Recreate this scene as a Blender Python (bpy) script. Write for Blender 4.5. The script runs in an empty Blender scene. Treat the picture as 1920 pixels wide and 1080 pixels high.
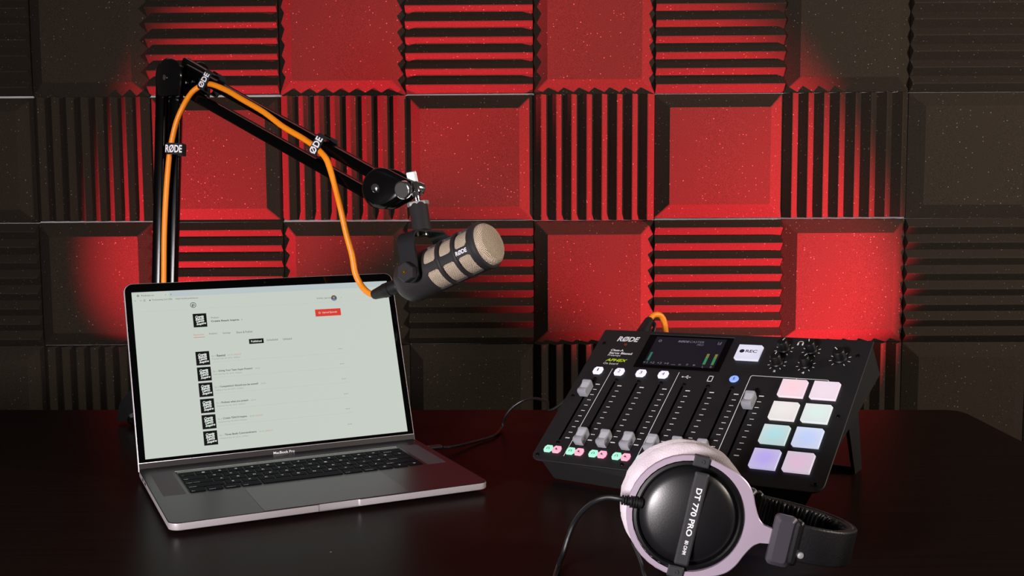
import bpy, bmesh, math, random
from mathutils import Matrix, Vector, noise
random.seed(7)
D = bpy.data; C = bpy.context.scene.collection; PI = math.pi
V = Vector

# ------------------------------------------------------------------ camera
FPX = 2082.47; PITCH = .09514; ROLL = -.00562; CH = .3494
fwd = V((0, math.cos(PITCH), -math.sin(PITCH))); up0 = V((0, math.sin(PITCH), math.cos(PITCH))); rt0 = V((1, 0, 0))
rt = rt0*math.cos(ROLL)+up0*math.sin(ROLL); up = -rt0*math.sin(ROLL)+up0*math.cos(ROLL)
cam_d = D.cameras.new('camera'); cam = D.objects.new('camera', cam_d); C.objects.link(cam)
cam_d.sensor_width = 36; cam_d.lens = FPX/1920*36; cam_d.clip_start = .01
cam.matrix_world = Matrix(((rt.x, up.x, -fwd.x, 0), (rt.y, up.y, -fwd.y, 0), (rt.z, up.z, -fwd.z, CH), (0, 0, 0, 1)))
bpy.context.scene.camera = cam
CAM = V((0, 0, CH))
def P(px, py, d):                 # photo pixel + distance along the view -> point in the room
    return CAM+(fwd+rt*((px-960)/FPX)-up*((py-540)/FPX))*d

# ------------------------------------------------------------------ light
def s2l(c): return tuple(((x/255)/12.92 if x/255 <= .04045 else ((x/255+.055)/1.055)**2.4) for x in c)
sc = bpy.context.scene
sc.view_settings.view_transform = 'Standard'; sc.view_settings.look = 'None'; sc.view_settings.gamma = 1
sc.view_settings.exposure = 0; sc.view_settings.use_curve_mapping = False
w = D.worlds.new('room_ambience'); sc.world = w; w.use_nodes = True
w.node_tree.nodes['Background'].inputs[0].default_value = (.95, .82, .72, 1)
w.node_tree.nodes['Background'].inputs[1].default_value = .05
def look(o, tgt):
    o.rotation_euler = (V(tgt)-o.location).to_track_quat('-Z', 'Y').to_euler()
def spot(name, loc, tgt, power, col, ang, blend, rad):
    l = D.lights.new(name, 'SPOT'); o = D.objects.new(name, l); C.objects.link(o)
    o.location = loc; look(o, tgt); l.energy = power; l.color = col; l.spot_size = ang; l.spot_blend = blend; l.shadow_soft_size = rad
def area(name, loc, tgt, power, col, sx, sy):
    l = D.lights.new(name, 'AREA'); o = D.objects.new(name, l); C.objects.link(o)
    o.location = loc; look(o, tgt); l.energy = power; l.color = col; l.shape = 'RECTANGLE'; l.size = sx; l.size_y = sy
RED = (1, .028, .055)
spot('red_spot_right', (1.6, 1.76, -.68), (.45, 2.70, .28), 2200, RED, math.radians(31), .65, .02)
spot('red_spot_left', (-1.6, 2.02, -.68), (-.57, 2.70, .46), 1550, RED, math.radians(29.5), .8, .02)
area('key_softbox', (-.75, -.2, .32), (.1, 1.3, .1), 33, (1, .92, .95), .3, .3)
area('right_fill', (2.0, .7, .9), (1.2, 2.7, .4), 40, (1, .88, .76), .5, .5)

# ------------------------------------------------------------------ materials
MATS = {}
def mat(name, rgb, rough=.5, metal=0, spec=.5, emit=0, ecol=None, coat=0, var=0, vscale=40, bump=0, bscale=300, ior=None):
    m = D.materials.new(name); m.use_nodes = True; nt = m.node_tree; b = nt.nodes['Principled BSDF']
    c = (*s2l(rgb), 1); b.inputs['Base Color'].default_value = c
    b.inputs['Roughness'].default_value = rough; b.inputs['Metallic'].default_value = metal
    b.inputs['Specular IOR Level'].default_value = spec; b.inputs['Coat Weight'].default_value = coat
    if ior: b.inputs['IOR'].default_value = ior
    if emit:
        b.inputs['Emission Color'].default_value = (*s2l(ecol or rgb), 1); b.inputs['Emission Strength'].default_value = emit
    tc = nt.nodes.new('ShaderNodeTexCoord')
    if var:
        n = nt.nodes.new('ShaderNodeTexNoise'); n.inputs['Scale'].default_value = vscale; n.inputs['Detail'].default_value = 5
        nt.links.new(tc.outputs['Object'], n.inputs['Vector'])
        mx = nt.nodes.new('ShaderNodeMix'); mx.data_type = 'RGBA'
        mx.inputs['A'].default_value = tuple(x*(1-var) for x in c[:3])+(1,); mx.inputs['B'].default_value = tuple(min(1, x*(1+var)) for x in c[:3])+(1,)
        nt.links.new(n.outputs['Fac'], mx.inputs['Factor']); nt.links.new(mx.outputs['Result'], b.inputs['Base Color'])
    if bump:
        n = nt.nodes.new('ShaderNodeTexNoise'); n.inputs['Scale'].default_value = bscale; n.inputs['Detail'].default_value = 3
        nt.links.new(tc.outputs['Object'], n.inputs['Vector'])
        bp = nt.nodes.new('ShaderNodeBump'); bp.inputs['Strength'].default_value = bump; bp.inputs['Distance'].default_value = .001
        nt.links.new(n.outputs['Fac'], bp.inputs['Height']); nt.links.new(bp.outputs['Normal'], b.inputs['Normal'])
    MATS[name] = m
    return m
def foam_mat():
    m = mat('foam', (62, 56, 50), .95, spec=.15); nt = m.node_tree; b = nt.nodes['Principled BSDF']; L = nt.links.new
    g = nt.nodes.new('ShaderNodeNewGeometry')
    n = nt.nodes.new('ShaderNodeTexNoise'); n.inputs['Scale'].default_value = 650; n.inputs['Detail'].default_value = 4
    L(g.outputs['Position'], n.inputs['Vector'])
    r = nt.nodes.new('ShaderNodeValToRGB'); r.color_ramp.elements[0].position = .3; r.color_ramp.elements[1].position = .75
    r.color_ramp.elements[0].color = (*s2l((42, 36, 30)), 1); r.color_ramp.elements[1].color = (*s2l((66, 58, 50)), 1)
    L(n.outputs['Fac'], r.inputs['Fac'])
    v = nt.nodes.new('ShaderNodeTexVoronoi'); v.inputs['Scale'].default_value = 125; L(g.outputs['Position'], v.inputs['Vector'])
    sep = nt.nodes.new('ShaderNodeSeparateColor'); L(v.outputs['Color'], sep.inputs['Color'])
    rs = nt.nodes.new('ShaderNodeMapRange'); rs.inputs['From Min'].default_value = .35; rs.inputs['From Max'].default_value = 1
    rs.inputs['To Min'].default_value = .0; rs.inputs['To Max'].default_value = .17; L(sep.outputs['Red'], rs.inputs['Value'])
    lt = nt.nodes.new('ShaderNodeMath'); lt.operation = 'LESS_THAN'; L(v.outputs['Distance'], lt.inputs[0]); L(rs.outputs['Result'], lt.inputs[1])
    mx = nt.nodes.new('ShaderNodeMix'); mx.data_type = 'RGBA'; mx.inputs['B'].default_value = (.22, .2, .19, 1)
    L(lt.outputs[0], mx.inputs['Factor']); L(r.outputs['Color'], mx.inputs['A']); L(mx.outputs['Result'], b.inputs['Base Color'])
    bp = nt.nodes.new('ShaderNodeBump'); bp.inputs['Strength'].default_value = .6; bp.inputs['Distance'].default_value = .001
    L(n.outputs['Fac'], bp.inputs['Height']); L(bp.outputs['Normal'], b.inputs['Normal'])
    return m
def glow_mat(name, edge, centre, s=1.0, rad=.016):
    """backlit key: LED under the middle of a milky cap"""
    m = mat(name, (200, 195, 200), .45); nt = m.node_tree; b = nt.nodes['Principled BSDF']; L = nt.links.new
    tc = nt.nodes.new('ShaderNodeTexCoord'); ln = nt.nodes.new('ShaderNodeVectorMath'); ln.operation = 'LENGTH'
    L(tc.outputs['Object'], ln.inputs[0])
    mr = nt.nodes.new('ShaderNodeMapRange'); mr.interpolation_type = 'SMOOTHSTEP'; mr.inputs['From Min'].default_value = .001; mr.inputs['From Max'].default_value = rad
    L(ln.outputs['Value'], mr.inputs['Value'])
    mx = nt.nodes.new('ShaderNodeMix'); mx.data_type = 'RGBA'
    mx.inputs['A'].default_value = (*s2l(centre), 1); mx.inputs['B'].default_value = (*s2l(edge), 1)
    L(mr.outputs['Result'], mx.inputs['Factor']); L(mx.outputs['Result'], b.inputs['Emission Color'])
    b.inputs['Base Color'].default_value = (.3, .3, .3, 1); b.inputs['Emission Strength'].default_value = s
    return m
def grille_mat():
    m = mat('wire_mesh', (205, 186, 165), .38, metal=.15); nt = m.node_tree; b = nt.nodes['Principled BSDF']; L = nt.links.new
    uv = nt.nodes.new('ShaderNodeUVMap'); sp = nt.nodes.new('ShaderNodeSeparateXYZ'); L(uv.outputs['UV'], sp.inputs['Vector'])
    def M(op, a, bb=None):
        n = nt.nodes.new('ShaderNodeMath'); n.operation = op
        for i, x in enumerate((a, bb)):
            if x is None: continue
            if isinstance(x, (int, float)): n.inputs[i].default_value = x
            else: L(x, n.inputs[i])
        return n.outputs[0]
    k = 2*PI/.0021
    a = M('SINE', M('MULTIPLY', M('ADD', sp.outputs['X'], sp.outputs['Y']), k)); c = M('SINE', M('MULTIPLY', M('SUBTRACT', sp.outputs['X'], sp.outputs['Y']), k))
    h = M('MULTIPLY', M('ADD', a, 1), M('ADD', c, 1))          # 0..4, high = hole
    mr = nt.nodes.new('ShaderNodeMapRange'); mr.inputs['From Min'].default_value = .75; mr.inputs['From Max'].default_value = 1.5; L(h, mr.inputs['Value'])
    mx = nt.nodes.new('ShaderNodeMix'); mx.data_type = 'RGBA'; mx.inputs['A'].default_value = (*s2l((250, 228, 200)), 1); mx.inputs['B'].default_value = (*s2l((34, 26, 22)), 1)
    L(mr.outputs['Result'], mx.inputs['Factor']); L(mx.outputs['Result'], b.inputs['Base Color'])
    bp = nt.nodes.new('ShaderNodeBump'); bp.inputs['Strength'].default_value = .7; bp.inputs['Distance'].default_value = .0005; bp.invert = True
    L(h, bp.inputs['Height']); L(bp.outputs['Normal'], b.inputs['Normal'])
    return m
def wood_mat():
    m = mat('espresso_wood', (20, 13, 10), .27, spec=.2, ior=1.14); nt = m.node_tree; b = nt.nodes['Principled BSDF']; L = nt.links.new
    tc = nt.nodes.new('ShaderNodeTexCoord'); mp = nt.nodes.new('ShaderNodeMapping'); mp.inputs['Scale'].default_value = (3, 60, 3)
    L(tc.outputs['Object'], mp.inputs['Vector']); n = nt.nodes.new('ShaderNodeTexNoise'); n.inputs['Scale'].default_value = 2; n.inputs['Detail'].default_value = 6
    L(mp.outputs['Vector'], n.inputs['Vector'])
    mx = nt.nodes.new('ShaderNodeMix'); mx.data_type = 'RGBA'; mx.inputs['A'].default_value = (*s2l((16, 10, 8)), 1); mx.inputs['B'].default_value = (*s2l((31, 21, 17)), 1)
    L(n.outputs['Fac'], mx.inputs['Factor'])
    v = nt.nodes.new('ShaderNodeTexVoronoi'); v.inputs['Scale'].default_value = 9; L(tc.outputs['Object'], v.inputs['Vector'])
    lt = nt.nodes.new('ShaderNodeMath'); lt.operation = 'LESS_THAN'; lt.inputs[1].default_value = .011; L(v.outputs['Distance'], lt.inputs[0])
    m2 = nt.nodes.new('ShaderNodeMix'); m2.data_type = 'RGBA'; m2.inputs['B'].default_value = (.35, .3, .22, 1)
    L(lt.outputs[0], m2.inputs['Factor']); L(mx.outputs['Result'], m2.inputs['A']); L(m2.outputs['Result'], b.inputs['Base Color'])
    mr = nt.nodes.new('ShaderNodeMapRange'); mr.inputs['To Min'].default_value = .26; mr.inputs['To Max'].default_value = .36
    L(n.outputs['Fac'], mr.inputs['Value']); L(mr.outputs['Result'], b.inputs['Roughness'])
    return m
def velour_mat():
    m = mat('velour', (222, 208, 216), .95, var=.3, vscale=45, bump=.9, bscale=900); b = m.node_tree.nodes['Principled BSDF']
    b.inputs['Sheen Weight'].default_value = .6; b.inputs['Sheen Roughness'].default_value = .5
    return m
FOAM = foam_mat(); WOOD = wood_mat(); GRILLE = grille_mat(); VELOUR = velour_mat()
WHITEWALL = mat('white_paint', (225, 225, 228), .8, bump=.1)
CARPET = mat('carpet', (40, 36, 34), .95, var=.3, vscale=300, bump=.5)
GLOSSBLACK = mat('gloss_black_paint', (7, 7, 8), .16, spec=.5, var=.1)
TUBEBLACK = mat('satin_black_paint', (4, 4, 5), .16, spec=.14, var=.1)
SATIN = mat('satin_steel', (225, 225, 226), .38, metal=.75, var=.03)
CHROME = mat('chrome', (222, 222, 224), .12, metal=1, var=.03)
BRASS = mat('brass', (190, 150, 70), .3, metal=1, var=.05)
MICBLACK = mat('mic_powder_coat', (44, 41, 43), .42, spec=.5, var=.1, vscale=200, bump=.15, bscale=1500)
RUBBER = mat('black_rubber', (15, 15, 16), .5, var=.1, bump=.1)
ORANGE = mat('orange_jacket', (255, 146, 22), .42, var=.06)
BLACKCABLE = mat('black_jacket', (22, 22, 24), .4, var=.05)
STRAPM = mat('hook_strap', (18, 18, 22), .85, var=.2, bump=.5, bscale=800)
INK = mat('white_print', (235, 235, 238), .6, emit=.0)
INKDIM = mat('grey_print', (150, 150, 155), .6)
ALU = mat('space_grey_aluminium', (50, 45, 52), .36, metal=.7, var=.04, bump=.05, bscale=2000)
ALUEDGE = mat('lit_edge_aluminium', (205, 198, 200), .45, metal=.55, var=.03)  # paler copy of the laptop's grey metal; light on its edges put into the colour
PAD = mat('trackpad_glass', (68, 62, 71), .35, metal=.5, var=.02)
KEYM = mat('key_plastic', (9, 9, 16), .6, spec=.04, var=.05, bump=.08)
WELL = mat('keyboard_well', (9, 9, 12), .6, var=.05)
BEZEL = mat('black_glass', (2, 2, 3), .06, spec=.35, var=.1)
CHIN = mat('hinge_strip', (52, 49, 50), .4, metal=.2, var=.05)
LEG = mat('backlit_legend', (190, 190, 200), .6, emit=.35)
SCREEN = mat('lit_display', (10, 10, 10), .35, spec=.2, emit=1.0, ecol=(197, 204, 195))
def uimat(n, rgb): return mat(n, (8, 8, 8), .5, spec=.1, emit=1.0, ecol=rgb)
U_BLACK = uimat('ui_black', (8, 10, 10)); U_GREY = uimat('ui_grey', (150, 155, 150)); U_DARK = uimat('ui_dark_grey', (88, 92, 90))
U_WHITE = uimat('ui_white', (214, 222, 214)); U_RED = uimat('ui_red', (214, 60, 48)); U_PINK = uimat('ui_pink', (205, 130, 125))
U_LINE = uimat('ui_line', (183, 190, 182)); U_TAB = uimat('ui_tab_bar', (184, 195, 198)); U_BLUE = uimat('ui_blue', (90, 140, 190))
PANEL = mat('mixer_faceplate', (29, 29, 31), .5, spec=.4, var=.06, vscale=300, bump=.12, bscale=1500)
CHASSIS = mat('mixer_chassis', (13, 13, 14), .5, var=.1, bump=.1)
SLOT = mat('slot_black', (0, 0, 0), 1, spec=0)
SCREW = mat('black_screw', (14, 14, 15), .3, metal=.5, var=.1)
FADER = mat('silver_fader_plastic', (158, 160, 168), .28, spec=.6, var=.04)
LCDG = mat('lcd_glass', (4, 3, 4), .12, spec=.3, var=.1)
LCD = mat('lcd_on', (6, 6, 8), .3, spec=.2, emit=1, ecol=(26, 23, 31))
LCDT = mat('lcd_text', (6, 6, 8), .5, emit=1, ecol=(112, 110, 120)); LCDGRN = mat('lcd_green', (6, 6, 8), .5, emit=1, ecol=(52, 128, 84)); LCDYEL = mat('lcd_yellow', (6, 6, 8), .5, emit=1, ecol=(130, 135, 60)); LCDTEAL = mat('lcd_teal', (6, 6, 8), .5, emit=1, ecol=(45, 105, 92))
APH = mat('lime_print', (205, 235, 40), .6)
LEDM = mat('orange_led_faint', (110, 45, 18), .4, emit=.15)  # indicator given a faint glow of its own
B_WHITE = mat('lit_white_cap', (210, 210, 225), .45, emit=.78, ecol=(206, 206, 238))
B_BLUE = mat('lit_blue_cap', (120, 150, 235), .45, emit=.85, ecol=(120, 152, 250))
B_GREEN = mat('lit_green_cap', (150, 205, 185), .45, emit=.8, ecol=(140, 212, 184)); B_PINK = mat('lit_pink_cap', (235, 150, 170), .45, emit=.9, ecol=(250, 148, 172))
B_GLYPH = mat('cap_print', (30, 32, 48), .6, var=.1)
KNOB = mat('knob_black', (12, 12, 13), .42, var=.1, bump=.1)
YOKE = mat('yoke_silver_paint', (194, 177, 195), .38, metal=.35, var=.05)
YOKED = mat('yoke_ring_grey', (92, 86, 92), .4, metal=.3, var=.05)
CUPM = mat('cup_black_plastic', (17, 17, 19), .36, spec=.8, var=.2, vscale=60, bump=.05, bscale=900)
CUPRING = mat('cup_black_rim', (7, 7, 8), .4, var=.1)
BAR = mat('label_bar_grey', (52, 52, 54), .45, var=.08, bump=.08)
LEATHER = mat('black_leather', (22, 22, 24), .42, var=.15, bump=.35, bscale=600)
SLIDER = mat('slider_grey_plastic', (66, 62, 70), .35, var=.05)

# ------------------------------------------------------------------ helpers
I4 = Matrix.Identity(4)
def T(x=0, y=0, z=0): return Matrix.Translation((x, y, z))
def RX(a): return Matrix.Rotation(a, 4, 'X')
def RY(a): return Matrix.Rotation(a, 4, 'Y')
def RZ(a): return Matrix.Rotation(a, 4, 'Z')
def frame(o, x, y, z):
    return Matrix(((x[0], y[0], z[0], o[0]), (x[1], y[1], z[1], o[1]), (x[2], y[2], z[2], o[2]), (0, 0, 0, 1)))
def nb(): return bmesh.new()
def finish(bm, name, ang=35):
    bmesh.ops.recalc_face_normals(bm, faces=bm.faces[:])
    me = D.meshes.new(name); bm.to_mesh(me); bm.free()
    if ang:
        me.polygons.foreach_set('use_smooth', [True]*len(me.polygons)); me.set_sharp_from_angle(angle=math.radians(ang))
    return me
def obj(name, bm, m, parent=None, M=None, ang=35, label=None):
    me = bm if isinstance(bm, bpy.types.Mesh) else finish(bm, name, ang)
    if m and not me.materials: me.materials.append(m)
    o = D.objects.new(name, me); C.objects.link(o)
    if parent: o.parent = parent
    if M is not None: o.matrix_local = M
    if label: o['label'] = label
    return o
def thing(name, label, cat, M=I4, group=None):
    o = D.objects.new(name, None); C.objects.link(o); o.empty_display_size = .02
    o.matrix_world = M; o['label'] = label; o['category'] = cat
    if group: o['group'] = group
    return o
def rrect(w, h, r, n=5, cx=0, cy=0):
    pts = []
    rs = r if isinstance(r, (tuple, list)) else (r,)*4
    for (sx, sy, a0), rr in zip(((1, 1, 0), (-1, 1, 90), (-1, -1, 180), (1, -1, 270)), rs):
        for k in range(n+1):
            a = math.radians(a0+90*k/n); pts.append((cx+sx*(w/2-rr)+rr*math.cos(a), cy+sy*(h/2-rr)+rr*math.sin(a)))
    return pts
def loft(bm, layers, M=I4, cap=True):
    """layers: [(outline, z)], same point count"""
    rings = [[bm.verts.new(M @ V((x, y, z))) for x, y in o] for o, z in layers]
    n = len(rings[0])
    for a, b in zip(rings, rings[1:]):
        for i in range(n): bm.faces.new((a[i], a[(i+1) % n], b[(i+1) % n], b[i]))
    if cap: bm.faces.new(rings[0][::-1]); bm.faces.new(rings[-1])
    return bm
def prism(bm, o, z0, z1, M=I4, ch=0):
    if not ch: return loft(bm, [(o, z0), (o, z1)], M)
    cx = sum(p[0] for p in o)/len(o); cy = sum(p[1] for p in o)/len(o)
    w = max(p[0] for p in o)-min(p[0] for p in o); h = max(p[1] for p in o)-min(p[1] for p in o)
    s = [(cx+(x-cx)*(1-2*ch/w), cy+(y-cy)*(1-2*ch/h)) for x, y in o]
    return loft(bm, [(s, z0), (o, z0+ch), (o, z1-ch), (s, z1)], M)
def box(bm, c, s, M=I4, r=.001, ch=None):
    return prism(bm, rrect(s[0], s[1], max(r, 1e-5), 3, c[0], c[1]), c[2]-s[2]/2, c[2]+s[2]/2, M, ch if ch is not None else min(r, s[2]*.3, s[0]*.3, s[1]*.3))
def lathe(bm, prof, n=32, M=I4, a0=0, a1=2*PI):
    full = abs(a1-a0-2*PI) < 1e-6; rings = []
    for r, z in prof:
        if r < 1e-6: rings.append([bm.verts.new(M @ V((0, 0, z)))])
        else: rings.append([bm.verts.new(M @ V((r*math.cos(a0+(a1-a0)*k/n), r*math.sin(a0+(a1-a0)*k/n), z))) for k in range(n if full else n+1)])
    for a, b in zip(rings, rings[1:]):
        m = n
        for i in range(m):
            j = (i+1) % n if full else i+1
            f = [a[i] if len(a) > 1 else a[0], a[j] if len(a) > 1 else None, b[j] if len(b) > 1 else b[0], b[i] if len(b) > 1 else None]
            f = [v for v in f if v is not None]
            if len(f) > 2: bm.faces.new(f)
    return bm
def cyl(bm, r, z0, z1, n=24, M=I4, ch=0):
    pr = [(0, z0), (r-ch, z0), (r, z0+ch), (r, z1-ch), (r-ch, z1), (0, z1)] if ch else [(0, z0), (r, z0), (r, z1), (0, z1)]
    return lathe(bm, pr, n, M)
def smooth(pts, k=6):
    pts = [V(p) for p in pts]; out = []
    for i in range(len(pts)-1):
        p0 = pts[max(i-1, 0)]; p1 = pts[i]; p2 = pts[i+1]; p3 = pts[min(i+2, len(pts)-1)]
        for j in range(k):
            t = j/k; out.append(.5*((2*p1)+(p2-p0)*t+(2*p0-5*p1+4*p2-p3)*t*t+(-p0+3*p1-3*p2+p3)*t**3))
    out.append(pts[-1]); return out
def sweep(bm, pts, sect, up0=V((0, 0, 1)), closed=False, scales=None):
    """sweep a 2-D section [(a,b)] along pts; a along side, b along up"""
    n = len(pts); rings = []; u = None
    for i, p in enumerate(pts):
        t = (pts[min(i+1, n-1)]-pts[max(i-1, 0)]).normalized()
        if u is None: u = (up0-t*up0.dot(t)).normalized()
        else: u = (u-t*u.dot(t)).normalized()
        s = t.cross(u); k = scales[i] if scales else 1
        rings.append([bm.verts.new(p+s*a*k+u*b*k) for a, b in sect])
    m = len(sect)
    for a, b in zip(rings, rings[1:]):
        for i in range(m): bm.faces.new((a[i], a[(i+1) % m], b[(i+1) % m], b[i]))
    bm.faces.new(rings[0][::-1]); bm.faces.new(rings[-1])
    return bm
def circ(r, n=12): return [(r*math.cos(2*PI*k/n), r*math.sin(2*PI*k/n)) for k in range(n)]
def tube(bm, pts, r, n=12, k=6, scales=None, up0=V((0.01, .02, 1))):
    return sweep(bm, smooth(pts, k) if k > 1 else [V(p) for p in pts], circ(r, n), up0, scales=scales)
TXT = {}
def text_mesh(s, shear=0, bold=0):
    key = (s, shear, bold)
    if key not in TXT:
        cu = D.curves.new('t', 'FONT'); cu.body = s; cu.size = 1; cu.shear = shear; cu.offset = bold; cu.resolution_u = 3
        o = D.objects.new('t', cu); C.objects.link(o)
        dg = bpy.context.evaluated_depsgraph_get(); me = D.meshes.new_from_object(o.evaluated_get(dg))
        xs = [v.co.x for v in me.vertices]; ys = [v.co.y for v in me.vertices]
        TXT[key] = ([(v.co.x, v.co.y) for v in me.vertices], [tuple(p.vertices) for p in me.polygons], min(xs), max(xs), min(ys), max(ys))
        D.objects.remove(o); D.curves.remove(cu); D.meshes.remove(me)
    return TXT[key]
def add_text(bm, s, x, y, w, h, M=I4, shear=0, bold=0, z=0):
    """text fitted in the box whose lower left corner is x,y; h = height of the ink"""
    vs, fs, x0, x1, y0, y1 = text_mesh(s, shear, bold)
    vv = [bm.verts.new(M @ V((x+(a-x0)/(x1-x0)*w, y+(b-y0)/(y1-y0)*h, z))) for a, b in vs]
    for f in fs:
        try: bm.faces.new([vv[i] for i in f])
        except ValueError: pass
    return bm
def poly(bm, pts, M=I4, z=0):
    bm.faces.new([bm.verts.new(M @ V((x, y, z))) for x, y in pts]); return bm
def rect(bm, x0, y0, x1, y1, M=I4, z=0): return poly(bm, [(x0, y0), (x1, y0), (x1, y1), (x0, y1)], M, z)
def arcband(bm, cx, cy, r0, r1, a0, a1, n=16, M=I4, z=0):
    ps = []
    for k in range(n+1):
        a = math.radians(a0+(a1-a0)*k/n); ps.append((bm.verts.new(M @ V((cx+r0*math.cos(a), cy+r0*math.sin(a), z))), bm.verts.new(M @ V((cx+r1*math.cos(a), cy+r1*math.sin(a), z)))))
    for (a, b), (c, d) in zip(ps, ps[1:]): bm.faces.new((a, b, d, c))
    return bm
def flat(name, bm, m, parent, M=None, label=None): return obj(name, bm, m, parent, M, ang=0, label=label)

# ------------------------------------------------------------------ the wall of foam
WY = -.00863; D0 = 2.73107; U0 = -1.17104; V0 = .8653; TS = .305
WM = T(0, D0, 0) @ RZ(WY)            # wall frame: x along, y into the wall, z up
bm = nb(); box(bm, (0, .06, .35), (4.9, .1, 2.4), WM @ T(0, 0, 0), r=.001)
wall_back = obj('wall_back', bm, WHITEWALL); wall_back['kind'] = 'structure'
OFF = {0: .007, 1: -.013, 2: 0, 3: .002, 4: .005, 5: -.005, 6: .001, 7: -.001}
def ub(i): return U0+TS*i+OFF.get(i, 0)
SEAM = {(0, -1), (0, 1), (0, 3), (1, 0), (1, 2), (1, 5), (1, 6)}
def bevel_tile(w, h):
    bm = nb(); a = .034; d = .026; g = .0007
    o = rrect(w-2*g, h-2*g, .002, 1, w/2, h/2); i = rrect(w-2*a, h-2*a, .002, 1, w/2, h/2)
    loft(bm, [(o, 0), (o, .011), (i, .011+d)], frame((0, 0, 0), (1, 0, 0), (0, 0, 1), (0, -1, 0)))
    return finish(bm, 'bevel_foam_panel', 20)
def wedge_tile(w, h, vert):
    bm = nb(); n = 8; d = .0235; g = .0007; L, Wd = (h, w) if vert else (w, h)
    L -= 2*g; Wd -= 2*g; cut = .014
    def pt(l, t, e):                       # l along the ridge, t across, e outward
        return V((g+t, -e, g+l)) if vert else V((g+l, -e, g+t))
    ls = [0, cut, L-.004, L] if vert else [0, .004, L-cut, L]
    fl = (1, 1, 1, 1)
    rows = []
    for l, k in zip(ls, fl):
        r = [bm.verts.new(pt(l, 0, 0))]
        for j in range(n*2+1):
            e = .011+(d*k if j % 2 else .001)
            if j % 2 and True:
                tt = Wd*j/(2*n); r.append(bm.verts.new(pt(l, tt-.0012, e))); r.append(bm.verts.new(pt(l, tt+.0012, e)))
            else: r.append(bm.verts.new(pt(l, Wd*j/(2*n), e)))
        r.append(bm.verts.new(pt(l, Wd, 0))); rows.append(r)
    m = len(rows[0])
    for a, b in zip(rows, rows[1:]):
        for i in range(m): bm.faces.new((a[i], a[(i+1) % m], b[(i+1) % m], b[i]))
    bm.faces.new(rows[0][::-1]); bm.faces.new(rows[-1])
    return finish(bm, 'wedge_foam_panel', 20)
cache = {}
for row in range(-1, 5):
    for i in range(-4, 11):
        x0, x1 = ub(i), ub(i+1); z0 = V0-TS*(row+1); h = TS
        if (row, i) in SEAM: z0 += .0036; h -= .0036
        plain = (i+row) % 2 == 0; kind = 'b' if plain else ('v' if row % 2 else 'h')
        key = (kind, round(x1-x0, 4), round(h, 4))
        if key not in cache: cache[key] = bevel_tile(x1-x0, h) if plain else wedge_tile(x1-x0, h, kind == 'v')
        me = cache[key]
        dz = random.uniform(-.0006, .0006)
        obj('bevel_foam_panel' if plain else 'wedge_foam_panel', me, FOAM, wall_back, WM @ T(x0, -.0+.0095, z0+dz) @ RY(random.uniform(-.0025, .0025)))
bm = nb(); box(bm, (0, 1.0, -.765), (4.9, 3.7, .05)); fl = obj('floor', bm, CARPET); fl['kind'] = 'structure'

# ------------------------------------------------------------------ table
tb = thing('table', 'dark espresso wooden table with a glossy top, carrying everything', 'table')
o = [(-1.25, .25), (.66, .25), (.682, .272)]
o += [(.682, 1.640), (.679, 1.654), (.672, 1.663), (.660, 1.6685), (-1.25, 1.721)]
bm = nb()
s = [(x*.9985, .25+(y-.25)*.9985+.001) for x, y in o]
loft(bm, [(s, -.036), (o, -.0345), (o, -.0016), (s, 0)])
obj('tabletop', bm, WOOD, tb)
for x in (-1.17, .6):
    for y in (.33, 1.58):
        bm = nb(); box(bm, (x, y, -.388), (.065, .065, .704), r=.003); obj('leg', bm, WOOD, tb)

# ------------------------------------------------------------------ laptop
LM = T(-.2364, 1.26116, 0) @ RZ(.44606)
lap = thing('laptop', 'open grey laptop showing a podcast web page, on the table', 'laptop', LM)
DZ = .0125; HW, HD = .17465, .12035
def base_outline(ins=0, notch=True):
    r = .011; w, h = 2*(HW-ins), 2*(HD-ins)
    p = rrect(w, h, r-ins*.3, 6)
    # p runs: top right, top left, bottom left, bottom right ; notch on the front edge
    k = 3*7
    y = -h/2
    nt = [(-.0235, y), (-.0225, y+.0004), (-.0218, y+.0012), (-.0208, y+.0015), (.0208, y+.0015), (.0218, y+.0012), (.0225, y+.0004), (.0235, y)]
    if not notch: nt = [(x, y) for x, _ in nt]
    return p[:k]+nt+p[k:]
bm = nb(); A = base_outline
loft(bm, [(A(.012, False), .001), (A(.0030, False), .0036), (A(.0004), .0048), (A(0), .0060), (A(0), DZ-.0006)], cap=True)
obj('base', bm, ALUEDGE, lap)
bm = nb(); loft(bm, [(A(0), DZ-.0006), (A(.0006), DZ)]); obj('top_case', bm, ALU, lap)
for sx in (-1, 1):
    for sy in (-1, 1):
        bm = nb(); cyl(bm, .006, 0, .0014, 16, T(sx*.15, sy*.095, 0)); obj('foot', bm, RUBBER, lap)
KX, KT, KB = .13749, .08591, -.01567
bm = nb(); prism(bm, rrect(2*KX, KT-KB, .0025, 3, 0, (KT+KB)/2), DZ-.0002, DZ+.00012); obj('keyboard_well', bm, WELL, lap)
bm = nb(); box(bm, (0, KT+.0006, DZ+.0001), (2*KX, .0009, .0006), r=.0002); obj('well_edge', bm, ALUEDGE, lap, label='bright bevelled rear edge of the keyboard well')
bm = nb(); box(bm, (0, KT-.0065, DZ+.0003), (2*KX-.002, .009, .0006), r=.0003); obj('touch_bar', bm, BEZEL, lap)
rows = [('`1234567890-=', 13, 1.5, 0), ]
pitch = (2*KX-.001)/14.5; py = .0178
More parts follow.
